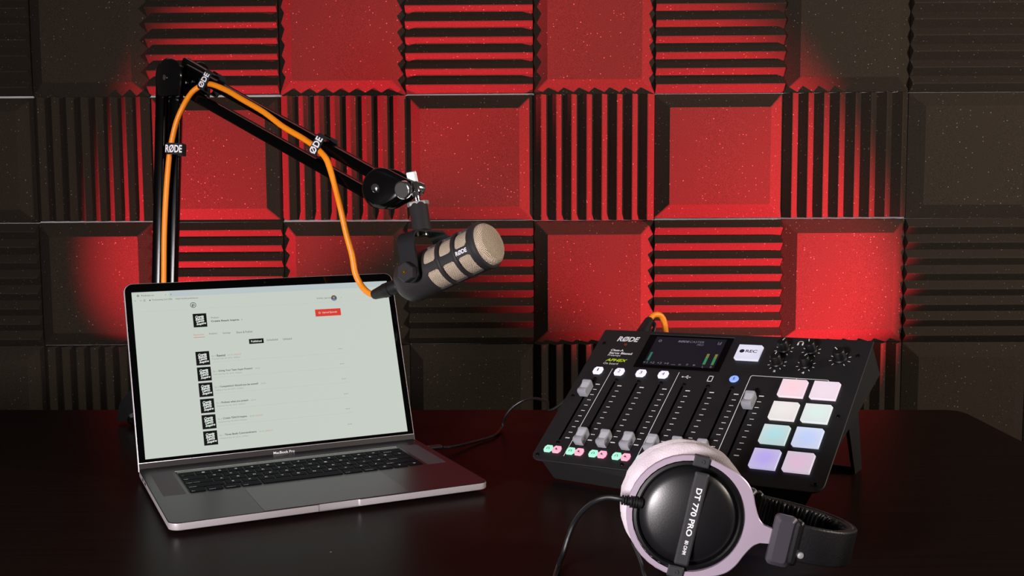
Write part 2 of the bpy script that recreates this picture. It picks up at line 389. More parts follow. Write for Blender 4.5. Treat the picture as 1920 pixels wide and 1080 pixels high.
layout = [
    [('~`', 1)]+[(c, 1) for c in '1234567890-=']+[('delete', 1.5)],
    [('tab', 1.5)]+[(c, 1) for c in 'QWERTYUIOP[]']+[('\\', 1)],
    [('caps lock', 1.75)]+[(c, 1) for c in "ASDFGHJKL;'"]+[('return', 1.75)],
    [('shift', 2.25)]+[(c, 1) for c in 'ZXCVBNM,./']+[('shift', 2.25)],
    [('fn', 1), ('ctrl', 1), ('option', 1), ('cmd', 1.25), ('', 5), ('cmd', 1.25), ('option', 1), ('<', 1), ('v', 1), ('>', 1)],
]
kc = {}; x00 = -KX+.0005
for r_, rw in enumerate(layout):
    x = x00; yc = KT-.0122-py*(r_+.5); tot = sum(k[1] for k in rw); ps = (2*KX-.001)/tot
    for lab, kw in rw:
        wkey = kw*ps-.0022; kk = round(wkey, 4)
        if kk not in kc:
            bm = nb(); prism(bm, rrect(wkey, py-.0022, .0015, 2), -.0003, .0006, ch=.0002); kc[kk] = finish(bm, 'key')
        ko = obj('key', kc[kk], KEYM, lap, T(x+kw*ps/2, yc, DZ+.0005))
        if lab:
            bm = nb()
            if len(lab) == 1: add_text(bm, lab, -.0016, -.0018, .0032, .0038 if lab not in "-=.,;'" else .002, z=.00066, bold=.02)
            else:
                tw = min(.0017*len(lab), wkey*.8); add_text(bm, lab, -wkey/2+.0012, -.0066, tw, .0022, z=.00066)
            flat('legend', bm, LEG, ko)
        x += kw*ps
bm = nb(); prism(bm, rrect(.159, .0949, .004, 4, 0, -.0711), DZ-.0001, DZ+.0003, ch=.0001); obj('trackpad', bm, PAD, lap)
for sx in (-1, 1):
    bm = nb(); prism(bm, rrect(.024, .1015, .001, 2, sx*(KX+.0155), .0351), DZ-.0001, DZ+.00012); obj('speaker_grille', bm, mat('speaker_perforation', (84, 78, 84), .6, metal=.5, var=.25, vscale=1200, bump=.6, bscale=1800), lap)
for sy in (.078, .058):
    bm = nb(); box(bm, (-HW+.0003, sy, .0092), (.001, .009, .003), r=.0003); obj('port', bm, WELL, lap)
    bm = nb(); box(bm, (HW-.0003, sy-.001, .0092), (.001, .009, .003), r=.0003); obj('port', bm, WELL, lap)
# lid
TH = .36938; ZH = .00977; S0 = .01373
SM = T(0, .116, ZH) @ RX(PI/2-TH)      # local x right, y up the lid, z towards the viewer
LT = .0048; TOP = S0+.2073+.0112; LB = -.001
lo = rrect(2*HW, TOP-LB, (.011, .011, .002, .002), 6, 0, (TOP+LB)/2)
li = rrect(2*HW-.0012, TOP-LB-.0012, (.0105, .0105, .002, .002), 6, 0, (TOP+LB)/2)
bm = nb(); loft(bm, [(li, -LT), (lo, -LT+.0012), (lo, -.0006), (li, -.0001)], SM); obj('lid', bm, ALUEDGE, lap)
gb = S0-.0045
bm = nb(); prism(bm, rrect(2*HW-.0022, TOP-gb-.0012, (.0100, .0100, .0004, .0004), 6, 0, (TOP+gb)/2), -.0002, .0002, SM); obj('display_bezel', bm, BEZEL, lap)
bm = nb(); prism(bm, rrect(2*HW-.0018, gb-LB, .0005, 2, 0, (gb+LB)/2), -.0002, .00025, SM); obj('chin', bm, CHIN, lap)
bm = nb(); cyl(bm, .0042, -.135, .135, 20, T(0, .1225, .0072) @ RY(PI/2)); obj('hinge', bm, CHIN, lap)
bm = nb(); add_text(bm, 'MacBook Pro', -.0132, S0-.0108, .0266, .0031, SM, bold=.01, z=.0004); flat('lettering', bm, INK, lap)
bm = nb(); cyl(bm, .0012, 0, .0001, 12, SM @ T(0, TOP-.0055, .0002)); obj('webcam', bm, mat('lens', (25, 25, 30), .1), lap)
bm = nb(); rect(bm, -.16585, S0, .16585, S0+.2073, SM, z=.00028); disp = flat('display', bm, SCREEN, lap)
UM = SM @ T(0, S0, .0004)
k = .001
def ui(name, m, fn, z=0):
    bm = nb(); fn(bm, UM @ T(0, 0, z)); return flat(name, bm, m, disp)
ui('tab_bar', U_TAB, lambda b, M: (rect(b, -121*k, 199.5*k, 165.85*k, 207.2*k, M), rect(b, -165.85*k, 206.4*k, -121*k, 207.2*k, M)))
def chrome(b, M):
    arcband(b, -158.5*k, 202.6*k, .7*k, 1.4*k, 0, 360, 12, M); add_text(b, 'Podcast.co', -154.5*k, 201.6*k, 15*k, 2.2*k, M)
    add_text(b, 'x', -126*k, 201.8*k, 1.2*k, 1.2*k, M); add_text(b, '+', -119.8*k, 201.8*k, 1.6*k, 1.6*k, M, bold=.02)
    add_text(b, '\u2190', -163.4*k, 195.6*k, 2.4*k, 1.5*k, M); add_text(b, '\u2192', -157*k, 195.6*k, 2.4*k, 1.5*k, M)
    arcband(b, -151*k, 196.4*k, .9*k, 1.3*k, 30, 340, 12, M); rect(b, -145.4*k, 195.5*k, -144*k, 197*k, M)
    add_text(b, 'Podcasting Ltd (GB)', -142*k, 195*k, 24*k, 2.6*k, M); add_text(b, 'https://studio.podcast.co', -114*k, 195*k, 27.5*k, 2.6*k, M)
ui('address_text', U_DARK, chrome, .0001)
ui('site_logo', U_BLACK, lambda b, M: (arcband(b, -93.2*k, 187.3*k, 3*k, 3.6*k, 0, 360, 28, M), arcband(b, -93.2*k, 187.3*k, .9*k, 1.6*k, 0, 360, 16, M), rect(b, -94.8*k, 185*k, -94.1*k, 187.3*k, M)))
scrib = ['Create', 'Reach', 'Create', 'Inspire']
def thumb(x0, y0, w_=16.8, h_=17.6):
    ui('cover_thumbnail', U_BLACK, lambda b, M: rect(b, x0*k, (y0-h_)*k, (x0+w_)*k, y0*k, M))
    def f(b, M):
        for j, t in enumerate(['Create', 'Reach', 'Learn', 'Inspire']):
            add_text(b, t, (x0+2.9+(.3, -.1, .4, .1)[j])*k, (y0-5.9-2.85*j-(1.0 if j == 3 else 0))*k, (10.6+(0, .2, -.6, 1.4)[j])*k, 3.5*k, M @ T((x0+8)*k, (y0-8)*k, 0) @ RZ(.1) @ T(-(x0+8)*k, -(y0-8)*k, 0), shear=.35, bold=.05, z=.0001*j*.2)
    ui('cover_lettering', U_WHITE, f, .0001)
thumb(-95.1, 175.8)
for y0 in (126.8, 106.8, 86.8, 66.6, 46.6, 26.5): thumb(-96.2, y0)
def t1(b, M):
    add_text(b, 'Podcast', -72.8*k, 168.6*k, 9.5*k, 1.9*k, M)
    for t, x, y, w_ in (('Analytics', -77.6, 147.3, 10.3), ('Settings', -60.2, 147.1, 9.5), ('Share & Publish', -43.3, 147.1, 20.5), ('Scheduled', -5.8, 134.6, 14), ('Unlisted', 15, 134.4, 11.5), ('Hello, James', 66.4, 186.2, 19)):
        add_text(b, t, x*k, y*k, w_*k, 2.6*k, M)
    add_text(b, 'v', 98.6*k, 186.6*k, 1.4*k, .9*k, M)
ui('menu_text', U_DARK, t1)['kind'] = 'stuff'
def rows_dark(b, M):
    for t, x, y, w_ in (('Create Reach Inspire.', -73.2, 163.2, 35.5), ('v', -35.2, 164.2, 1.4)): add_text(b, t, x*k, y*k, w_*k, (2.9 if w_ > 2 else .9)*k, M, bold=.02)
EP = [('Ep.6', 'Rewind', 10.2, '27:19', 'EXPLICIT', 119.0), ('Ep.5', 'Giving Your Team Super Powers!', 42.5, '24:29', '', 99.2), ('Ep.4', 'Competition! Should you be scared?', 47.6, '23:33', '', 79.1), ('Ep.3', 'Podcast what you preach', 33, '24:19', '', 59), ('Ep.2', 'Create TEACH Inspire', 29.3, '29:20', 'EXPLICIT', 39), ('Ep.1', 'Three Beefy Commandments', 39, '31:15', 'EXPLICIT', 18.6)]
def eptitles(b, M):
    for e, t, w_, d_, x_, y in EP: add_text(b, t, -70.4*k, (y-.4)*k, w_*k, 2.9*k, M, bold=.012)
def epgrey(b, M):
    for e, t, w_, d_, x_, y in EP:
        add_text(b, e, -76.8*k, (y-.3)*k, 5.2*k, 2.2*k, M); add_text(b, d_, (-67+w_)*k, y*k, 6*k, 1.8*k, M)
        add_text(b, 'Published Sep 4th 2019, 10:00am', -76.6*k, (y-4.2)*k, 35*k, 2.2*k, M)
def epred(b, M):
    for e, t, w_, d_, x_, y in EP:
        if x_: add_text(b, x_, (-59.5+w_)*k, y*k, 9.5*k, 1.7*k, M)
    add_text(b, 'Episodes', -96*k, 147*k, 12.4*k, 2.7*k, M)
ui('heading_text', U_BLACK, rows_dark); ui('episode_titles', U_BLACK, eptitles); ui('episode_details', U_GREY, epgrey); ui('red_text', U_PINK, epred)
ui('tab_underline', U_PINK, lambda b, M: rect(b, -96.4*k, 144.8*k, -82.8*k, 145.5*k, M))
ui('published_button', U_BLACK, lambda b, M: rect(b, -28.5*k, 132.2*k, -9.9*k, 138.6*k, M)); ui('published_text', U_WHITE, lambda b, M: add_text(b, 'Published', -26*k, 134*k, 13.5*k, 2.7*k, M, bold=.02), .0001)
ui('upload_button', U_RED, lambda b, M: rect(b, 61.7*k, 163*k, 96.3*k, 172.6*k, M)); ui('upload_text', U_WHITE, lambda b, M: (add_text(b, 'Upload Episode', 71*k, 166.2*k, 20*k, 3*k, M), arcband(b, 67.3*k, 167.9*k, 1*k, 1.4*k, 0, 360, 12, M)), .0001)
ui('avatar', U_DARK, lambda b, M: poly(b, [(89.4*k+3.9*k*math.cos(a*PI/12), 187*k+3.9*k*math.sin(a*PI/12)) for a in range(24)], M))
ui('avatar_shirt', U_BLUE, lambda b, M: poly(b, [(89.4*k+3.2*k*math.cos(a*PI/12), 186*k+2.8*k*math.sin(a*PI/12)) for a in range(13, 24)], M), .0001)
ui('avatar_face', U_PINK, lambda b, M: poly(b, [(89.3*k+1.2*k*math.cos(a*PI/6), 187.6*k+1.4*k*math.sin(a*PI/6)) for a in range(12)], M), .0002)
def dots(b, M):
    for y in (117.6, 97.4, 77.3, 57.2, 37.4, 17.2):
        for j in (-2, 0, 2): poly(b, [((89.1+j)*k+.45*k*math.cos(a*PI/4), y*k+.45*k*math.sin(a*PI/4)) for a in range(8)], M)
ui('more_dots', U_DARK, dots)
ui('row_rules', U_LINE, lambda b, M: [rect(b, -76.5*k, (y-7)*k, 96*k, (y-6.7)*k, M) for y in (119, 99.2, 79.1, 59, 39)]+[rect(b, -165.8*k, 181.8*k, 165.8*k, 182*k, M)])

# ------------------------------------------------------------------ mixer
MR = RZ(-.5565) @ RX(.5912) @ RY(-.0369)
MM = T(.0195, 1.2896, .0231) @ MR         # panel frame: x right, y to the rear, z out of the face plate
mx_o = thing('audio_mixer', 'black podcast mixing console with faders and glowing pads, propped at a slant', 'mixer', MM)
W_, H_ = .350, .2362
bm = nb(); prism(bm, rrect(W_, H_, (.002, .002, .012, .012), 6, W_/2, H_/2), -.0022, 0, ch=.0005); obj('faceplate', bm, PANEL, mx_o)
# chassis under the plate: inset, deeper at the rear; lower front edge rests on the table
inv = (MM.inverted())
def onlocal(p): return inv @ V(p)
down = (MR.to_3x3().inverted() @ V((0, 0, -1)))     # world down in panel coordinates
def drop(x, y, z, zt=.001):                         # panel point pushed straight down to the table
    p = MM @ V((x, y, z)); t = (p.z-zt); return V((x, y, z))+down*t
bm = nb()
tops = [(.010, .006), (W_-.010, .006), (W_-.003, H_-.001), (.003, H_-.001)]
bl = inv @ V((.053, 1.300, .0012)); 
fl_ = drop(.028, .012, -.002); fr_ = drop(W_-.028, .012, -.002)
bot = [fl_, fr_, V((W_-.001, H_-.002, -.051)), V((.001, H_-.002, -.051))]
tv = [bm.verts.new((x, y, -.0022)) for x, y in tops]; bv = [bm.verts.new(p) for p in bot]
bm.faces.new(tv); bm.faces.new(bv[::-1])
for i in range(4): bm.faces.new((tv[i], tv[(i+1) % 4], bv[(i+1) % 4], bv[i]))
obj('chassis', bm, CHASSIS, mx_o, ang=0)
# rear stand: two side plates and a foot bar
for sx in (.035, W_-.03):
    a = V((sx, H_-.055, -.045)); b = V((sx, H_-.006, -.052)); c = drop(sx, H_+.028, -.04, .0015); d = drop(sx, H_-.006, -.04, .0015)
    c = V((sx, c.y, c.z))
    bm = nb(); loft(bm, [([(p.y, p.z) for p in (a, b, c, d)], -.002), ([(p.y, p.z) for p in (a, b, c, d)], .002)], frame((sx, 0, 0), (0, 1, 0), (0, 0, 1), (1, 0, 0)))
    obj('stand_arm', bm, CHASSIS, mx_o, ang=0)
c1 = MM @ drop(.035, H_+.015, -.04, .003); c2 = MM @ drop(W_-.03, H_+.015, -.04, .003)
bm = nb(); tube(bm, [inv @ c1, inv @ c2], .003, 10, 2); obj('stand_bar', bm, RUBBER, mx_o)
def mflat(name, m, fn, z=.0002, label=None):
    bm = nb(); fn(bm, T(0, 0, z)); return flat(name, bm, m, mx_o, label=label)
FX = [.0246+.0303*i for i in range(8)]
mflat('brand_lettering', INK, lambda b, M: add_text(b, 'R\u00d8DE', .0262, .2140, .0305, .0098, M, shear=.15, bold=.035))
mflat('preamp_lettering', INK, lambda b, M: (add_text(b, 'Class-A', .0252, .1948, .0185, .0040, M, bold=.03), add_text(b, 'Servo Biased', .0252, .1895, .0325, .0040, M, bold=.03), add_text(b, 'Preamps', .0250, .1846, .0180, .0042, M, bold=.0), add_text(b, 'On board', .0252, .1698, .0205, .0038, M, bold=.0)))
mflat('green_lettering', APH, lambda b, M: add_text(b, 'APHEX', .0260, .1757, .0300, .0050, M, shear=.3, bold=.02))
bm = nb(); cyl(bm, .0022, 0, .0006, 16, T(.0414, .2085, 0)); obj('indicator_light', bm, LEDM, mx_o)
def lines(b, M):
    rect(b, .0418, .010, .0425, .1625, M); rect(b, .1327, .012, .1334, .1635, M)
    y1 = .1660; x0 = .2232; t = .0008
    rect(b, x0, .012, x0+t, y1-.003, M); arcband(b, x0+.003, y1-.003, .003-t, .003, 90, 180, 6, M); rect(b, x0+.003, y1-t, .3130, y1, M)
    arcband(b, .3130, y1-.003, .003-t, .003, 0, 90, 6, M); rect(b, .3160-t, .1618, .3160, y1-.003, M); rect(b, .2778, .1620, .2786, y1-t, M)
mflat('section_lines', INK, lines)
def ticks(b, M, x):
    if 1:
        for j in range(11):
            y = .1327-.00936*j; e = j in (0, 10); h = .00075 if e else .00045
            rect(b, x+.0068-(.0004 if e else 0), y-h, x+.0118+(.0004 if e else 0), y+h, M)
for x in FX: mflat('fader_scale', INK, lambda b, M, x=x: ticks(b, M, x))
def slotf(b, M):
    for x in FX: rect(b, x-.0013, .0350, x+.0013, .1395, M)
mflat('fader_slots', SLOT, slotf)
# channel buttons 1-4
hexo = [(-.0070, 0), (-.0050, .0062), (.0050, .0062), (.0070, 0), (.0050, -.0062), (-.0050, -.0062)]
hexr = [(-.0066, -.0030), (-.0066, .0030), (-.0042, .0064), (.0042, .0064), (.0066, .0030), (.0066, -.0030), (.0042, -.0064), (-.0042, -.0064)]
bm = nb(); prism(bm, hexr, 0, .0022, ch=.0006); hexm = finish(bm, 'channel_button', 30)
for i in range(4):
    bo = obj('channel_button', hexm, B_WHITE, mx_o, T(.0243+.0301*i, .1563, 0), label='white lit button numbered %d' % (i+1))
    bm = nb(); add_text(bm, str(i+1), -.0017 if i else -.0008, -.0020, .0034 if i else .0016, .0052, z=.0023, bold=.0); flat('numeral', bm, B_GLYPH, bo)
bm = nb(); cyl(bm, .0056, 0, .002, 20, ch=.0006)
bo = obj('bluetooth_button', bm, B_BLUE, mx_o, T(.2054, .1570, 0), label='round blue lit wireless button')
bm = nb()
for a, b in (((-.0014, -.0015), (.0014, .0012)), ((.0014, .0012), (0, .0028)), ((0, .0028), (0, -.0028)), ((0, -.0028), (.0014, -.0012)), ((.0014, -.0012), (-.0014, .0015))):
    d = V((b[0]-a[0], b[1]-a[1])); n = V((-d.y, d.x)).normalized()*.0002
    poly(bm, [(a[0]+n.x, a[1]+n.y), (b[0]+n.x, b[1]+n.y), (b[0]-n.x, b[1]-n.y), (a[0]-n.x, a[1]-n.y)], z=.0021)
flat('wireless_symbol', bm, B_GLYPH, bo)
def usbsym(b, M):
    cx, cy = .1452, .1559; rect(b, cx-.005, cy-.0003, cx+.0042, cy+.0003, M); poly(b, [(cx+.0058, cy), (cx+.0038, cy+.001), (cx+.0038, cy-.001)], M)
    poly(b, [(cx-.0052+.0012*math.cos(a), cy+.0012*math.sin(a)) for a in [t*PI/5 for t in range(10)]], M)
    poly(b, [(cx-.002, cy), (cx-.0014, cy), (cx+.0004, cy+.0020), (cx-.0002, cy+.0020)], M); rect(b, cx, cy+.0014, cx+.0018, cy+.0028, M)
    poly(b, [(cx-.001, cy), (cx-.0004, cy), (cx+.0014, cy-.0020), (cx+.0008, cy-.0020)], M); rect(b, cx+.0012, cy-.0028, cx+.0026, cy-.0014, M)
mflat('usb_symbol', INK, usbsym)
def phone(b, M):
    cx, cy = .1758, .1557; a, c, t = .0031, .0050, .0010
    rect(b, cx-a, cy-c, cx-a+t, cy+c, M); rect(b, cx+a-t, cy-c, cx+a, cy+c, M); rect(b, cx-a, cy+c-.0013, cx+a, cy+c, M); rect(b, cx-a, cy-c, cx+a, cy-c+.0013, M)
mflat('phone_symbol', INK, phone)
# screws
bm = nb(); lathe(bm, [(.0026, 0), (.0026, .0005), (.0020, .0010), (.0012, .0010), (.0011, .0002), (0, .0002)], 16); scm = finish(bm, 'screw')
for x, y in [(.0101, .2092), (.0086, .1095), (.0071, .0082), (.1195, .0078), (.3376, .2089), (.3391, .1102), (.3401, .0109), (.2300, .0078)]+[(x+.001, .1430) for x in FX]+[(x, .0305) for x in FX]:
    obj('screw', scm, SCREW, mx_o, T(x, y, 0))
# screen
bm = nb(); prism(bm, rrect(.1136, .0612, .001, 2, .1255, .1988), -.0001, .0004); lg = obj('screen_glass', bm, LCDG, mx_o)
bm = nb(); box(bm, (.1255, .2302, .0003), (.1145, .0011, .0009), r=.0002); obj('screen_trim', bm, CHIN, mx_o)
bm = nb(); rect(bm, .0795, .1735, .1740, .2260, z=.0005); lcd = flat('touch_display', bm, LCD, mx_o)
def lcdf(n, m, fn):
    bm = nb(); fn(bm, T(0, 0, .0006)); flat(n, bm, m, lcd)
def lt(b, M):
    add_text(b, 'R\u00d8DE', .1115, .2170, .0150, .0038, M, shear=.2, bold=.03); add_text(b, 'CASTER', .1272, .2170, .0190, .0038, M, shear=.2)
    add_text(b, 'PRO', .1385, .2125, .0085, .0030, M, shear=.2)
    arcband(b, .0868, .2182, .0013, .0022, 0, 360, 14, M)
    for j, t in enumerate(('\u00d71', '\u00d72', '\u00d73', '\u00d74', '\u2014', '=', '\u2021', '\u25b8')): add_text(b, t, .0790+.0096*j, .1755, .0058 if j < 5 else .0034, (.0038, .0038, .0038, .0038, .0006, .002, .0038, .003)[j], M)
    add_text(b, 'L', .1585, .1735, .0022, .0036, M); add_text(b, 'R', .1690-.0002, .1735, .0026, .0036, M)
    x, y = .1668, .2185; rect(b, x-.0020, y-.0025, x-.0014, y+.0025, M); rect(b, x+.0016, y-.0025, x+.0022, y+.0012, M); rect(b, x-.0020, y-.0025, x+.0022, y-.0019, M); poly(b, [(x-.0006, y-.001), (x, y-.0014), (x+.0028, y+.0022), (x+.0022, y+.0026)], M)
lcdf('display_text', LCDT, lt); D.objects['display_text']['kind'] = 'stuff'
lcdf('channel_meter', LCDTEAL, lambda b, M: rect(b, .0822, .1810, .0853, .1965, M))
lcdf('left_meter', LCDGRN, lambda b, M: rect(b, .1575, .1790, .1610, .1910, M)); lcdf('right_meter', LCDGRN, lambda b, M: rect(b, .1682, .1790, .1717, .1910, M))
lcdf('left_peak', LCDYEL, lambda b, M: [rect(b, .1575, .1912+.0015*j, .1610, .1923+.0015*j, M) for j in range(5)]); lcdf('right_peak', LCDYEL, lambda b, M: [rect(b, .1682, .1912+.0015*j, .1717, .1923+.0015*j, M) for j in range(5)])
# REC button
def padm(w_, h_, hh=.0030):
    bm = nb(); c = .0030
    o = [(-w_/2, -h_/2+c), (-w_/2, h_/2), (w_/2-c, h_/2), (w_/2, h_/2-c), (w_/2, -h_/2), (-w_/2+c, -h_/2)]
    prism(bm, o, 0, hh, ch=.0007); return finish(bm, 'pad', 30)
rb = obj('record_button', padm(.0312, .0272), glow_mat('rec_glow', (205, 205, 226), (216, 214, 238), .86), mx_o, T(.2093, .2030, 0), label='white lit REC button')
bm = nb(); poly(bm, [(-.0085+.0031*math.cos(a*PI/10), .0012+.0031*math.sin(a*PI/10)) for a in range(20)], z=.0031); add_text(bm, 'REC', -.0038, -.0010, .0142, .0050, z=.0031, bold=.02); flat('record_mark', bm, B_GLYPH, rb)
pm = padm(.0305, .0290)
PC = [((222, 192, 208), (255, 184, 192), 'pale red'), ((218, 198, 214), (226, 205, 220), 'pale pink white'), ((214, 208, 208), (224, 222, 216), 'warm white'), ((206, 214, 214), (196, 232, 220), 'mint'), ((184, 206, 206), (140, 222, 234), 'turquoise'), ((196, 206, 234), (168, 196, 255), 'light blue'), ((196, 186, 228), (178, 150, 255), 'violet'), ((212, 196, 214), (238, 180, 218), 'pink')]
for i, (e, c, nm) in enumerate(PC):
    PC[i] = (e, tuple(a*.62+b*.38 for a, b in zip(c, e)), nm)
    x = .2790+(i % 2)*.0368; y = .1469-(i//2)*.0367
    obj('sound_pad', pm, None, mx_o, T(x, y, 0), label=nm+' glowing square pad'); o_ = C.objects[-1] if False else D.objects[-1]
pads = [o for o in mx_o.children if o.name.startswith('sound_pad')]
for o_, (e, c, nm) in zip(pads, PC):
    o_.data = pm.copy(); o_.data.materials.clear(); o_.data.materials.append(glow_mat('pad_glow_'+nm.replace(' ', '_'), e, c, .9, .019))
# knobs
for (x, y), ang_, r in (((.2498, .2130), 20, 1), ((.2826, .2128), -15, 1), ((.2485, .1880), 5, 1), ((.2826, .1880), 28, 1), ((.3192, .2013), -42, 1.12)):
    bm = nb(); lathe(bm, [(0, 0), (.0072*r, 0), (.0072*r, .002), (.0062*r, .003), (.0060*r, .0125), (.0052*r, .0138), (0, .0138)], 32); kb_ = obj('volume_knob', bm, KNOB, mx_o, T(x, y, 0))
    bm = nb(); rect(bm, -.00045, .0018*r, .00045, .0056*r, RZ(-math.radians(ang_)), z=.0139); rect(bm, -.00045, -.002, .00045, 0, RZ(-math.radians(ang_)) @ T(0, .0062*r, .0120) @ RX(-PI/2) @ T(0, 0, 0), z=0); flat('pointer', bm, INK, kb_)
    def kt(b, M, x=x, y=y, r=r):
        for a in (-144, -105, -66, -27, 27, 66, 105, 144)[0:8]:
            a = math.radians(90-a); dx, dy = math.cos(a), math.sin(a); n = (-dy*.0004, dx*.0004); r0, r1 = .0086*r, .0112*r
            poly(b, [(x+dx*r0+n[0], y+dy*r0+n[1]), (x+dx*r1+n[0], y+dy*r1+n[1]), (x+dx*r1-n[0], y+dy*r1-n[1]), (x+dx*r0-n[0], y+dy*r0-n[1])], M)
    mflat('knob_scale', INK, kt)
mflat('knob_numerals', INK, lambda b, M: (add_text(b, '2', .2473, .1738, .0030, .0034, M, bold=.04), add_text(b, '4', .2812, .1738, .0030, .0034, M, bold=.04)))
mflat('headphone_symbol', INK, lambda b, M: (arcband(b, .2665, .2262, .0026, .0034, -10, 190, 14, M), rect(b, .2628, .2222, .2646, .2262, M), rect(b, .2684, .2222, .2702, .2262, M)))
# faders
prof = [(-.0098, .0010), (-.0112, .0092), (-.0100, .0120), (-.0078, .0124), (-.0050, .0114), (-.0015, .0107), (.0025, .0106), (.0060, .0112), (.0082, .0124), (.0098, .0118), (.0106, .0095), (.0094, .0010)]
bm = nb(); fm = frame((0, 0, 0), (0, 1, 0), (0, 0, 1), (1, 0, 0))
def shr(k): return [(y*k, .001+(z-.001)*k) for y, z in prof]
loft(bm, [(shr(.93), -.0058), (prof, -.0049), (prof, .0049), (shr(.93), .0058)], fm); fdm = finish(bm, 'fader_cap', 40)
FYs = [.1185, .0385, .0385, .0385, .0385, .0385, .0385, .1190]
for x, y in zip(FX, FYs):
    fo = obj('fader_cap', fdm, FADER, mx_o, T(x, y, 0))
    bm = nb(); prism(bm, rrect(.0088, .0125, .0030, 4), .0104, .0112, T(0, .0016, 0), ch=.0003); obj('finger_dish', bm, mat('lit_fader_dish', (196, 198, 206), .2) if 'lit_fader_dish' not in MATS else MATS['lit_fader_dish'], fo)  # paler slab on the cap: the brighter lit top is put into the colour
# listen / mute buttons
hs = [(-.0056, -.0022), (-.0056, .0022), (-.0036, .0054), (.0036, .0054), (.0056, .0022), (.0056, -.0022), (.0036, -.0054), (-.0036, -.0054)]
bm = nb(); prism(bm, hs, 0, .0020, ch=.0005); hsm = finish(bm, 'listen_button', 30)
for x in FX:
    g = obj('listen_button', hsm.copy(), None, mx_o, T(x-.0068, .0183, 0)); g.data.materials.append(B_GREEN)
    bm = nb(); arcband(bm, 0, .0002, .0012, .0017, -20, 200, 10, z=.0021); rect(bm, -.0019, -.0014, -.0010, .0003, z=.0021); rect(bm, .0010, -.0014, .0019, .0003, z=.0021); flat('listen_symbol', bm, B_GLYPH, g)
    g = obj('mute_button', hsm.copy(), None, mx_o, T(x+.0048, .0183, 0)); g.data.materials.append(B_PINK)
    bm = nb(); poly(bm, [(-.0022, -.0006), (-.0012, -.0006), (.0002, -.0018), (.0002, .0018), (-.0012, .0006), (-.0022, .0006)], z=.0021); poly(bm, [(-.0020, .0018), (-.0016, .0022), (.0022, -.0016), (.0018, -.0020)], z=.00215); flat('mute_symbol', bm, B_GLYPH, g)

# ------------------------------------------------------------------ boom arm
arm = thing('boom_arm', 'black spring boom arm clamped behind the laptop, holding the microphone', 'microphone arm', T(-.53, 1.655, 0))
AI = T(.53, -1.655, 0)
def aobj(name, bm, m, ang=35, **k):
    bm.transform(AI); return obj(name, bm, m, arm, ang=ang, **k)
def beam(bm, a, b, sw, sh, up0, r=.003):
    a, b = V(a), V(b); sect = rrect(sw, sh, r, 3); return sweep(bm, [a, a.lerp(b, .5), b], sect, up0)
NV = V((-.61, -.79, 0)).normalized()
D1, D2 = 1.64, 1.42
EL = P(342, 148, D1); ER = P(723, 354, D2)
lowdir = (P(305, 525, D1)-P(324, 190, D1)).normalized()
# base pivot: continue the lower boom down to the table
def lowpt(px_top, px_bot, py):
    t = (py-190)/(525-190); return P(px_top+(px_bot-px_top)*t, py, D1)
for pt, pb in ((303, 296), (332, 323)):
    bm = nb(); beam(bm, lowpt(pt, pb, 150), lowpt(pt, pb, 735), .0150, .0150, V((0, -1, 0))); aobj('lower_boom_tube', bm, TUBEBLACK)
bm = nb(); beam(bm, P(315, 175, D1+.012), P(301, 735, D1+.012), .014, .012, V((0, -1, 0))); aobj('lower_boom_gap_bar', bm, TUBEBLACK)  # dark bar added behind the two tubes to fill the gap between them
cb = P(302, 745, D1); cbz = cb.z
bm = nb(); prism(bm, rrect(.062, .05, .012, 4, cb.x, cb.y), .034, cbz+.022, ch=.003); aobj('base_pivot', bm, GLOSSBLACK)
bm = nb(); cyl(bm, .0145, .010, .036, 24, T(cb.x, cb.y, 0), ch=.001); aobj('base_post', bm, TUBEBLACK)
bm = nb(); box(bm, (cb.x, cb.y+.012, .0075), (.085, .085, .015), r=.006); box(bm, (cb.x, 1.715, -.05), (.07, .02, .13), r=.004); box(bm, (cb.x, 1.675, -.107), (.07, .085, .014), r=.004); aobj('table_clamp', bm, GLOSSBLACK)
bm = nb(); cyl(bm, .007, -.1, -.037, 16, T(cb.x, 1.66, 0)); cyl(bm, .017, -.15, -.115, 20, T(cb.x, 1.66, 0), ch=.002); aobj('clamp_screw', bm, TUBEBLACK)
# side knob seen left of the laptop lid
kc_ = P(244, 764, 1.635)
bm = nb(); loft(bm, [([(-.017, -.021), (.026, -.021), (.026, .028), (.008, .028), (-.011, .006)], -.012), ([(-.017, -.021), (.026, -.021), (.026, .028), (.008, .028), (-.011, .006)], .012)], frame((kc_.x, kc_.y, kc_.z+.003), (1, 0, 0), (0, 0, 1), (0, -1, 0))); aobj('clamp_bracket', bm, GLOSSBLACK, ang=0)
bm = nb(); cyl(bm, .003, 0, .006, 12, frame(P(249, 778, 1.615), (1, 0, 0), (0, 0, 1), (0, -1, 0))); aobj('clamp_bolt', bm, CHROME)
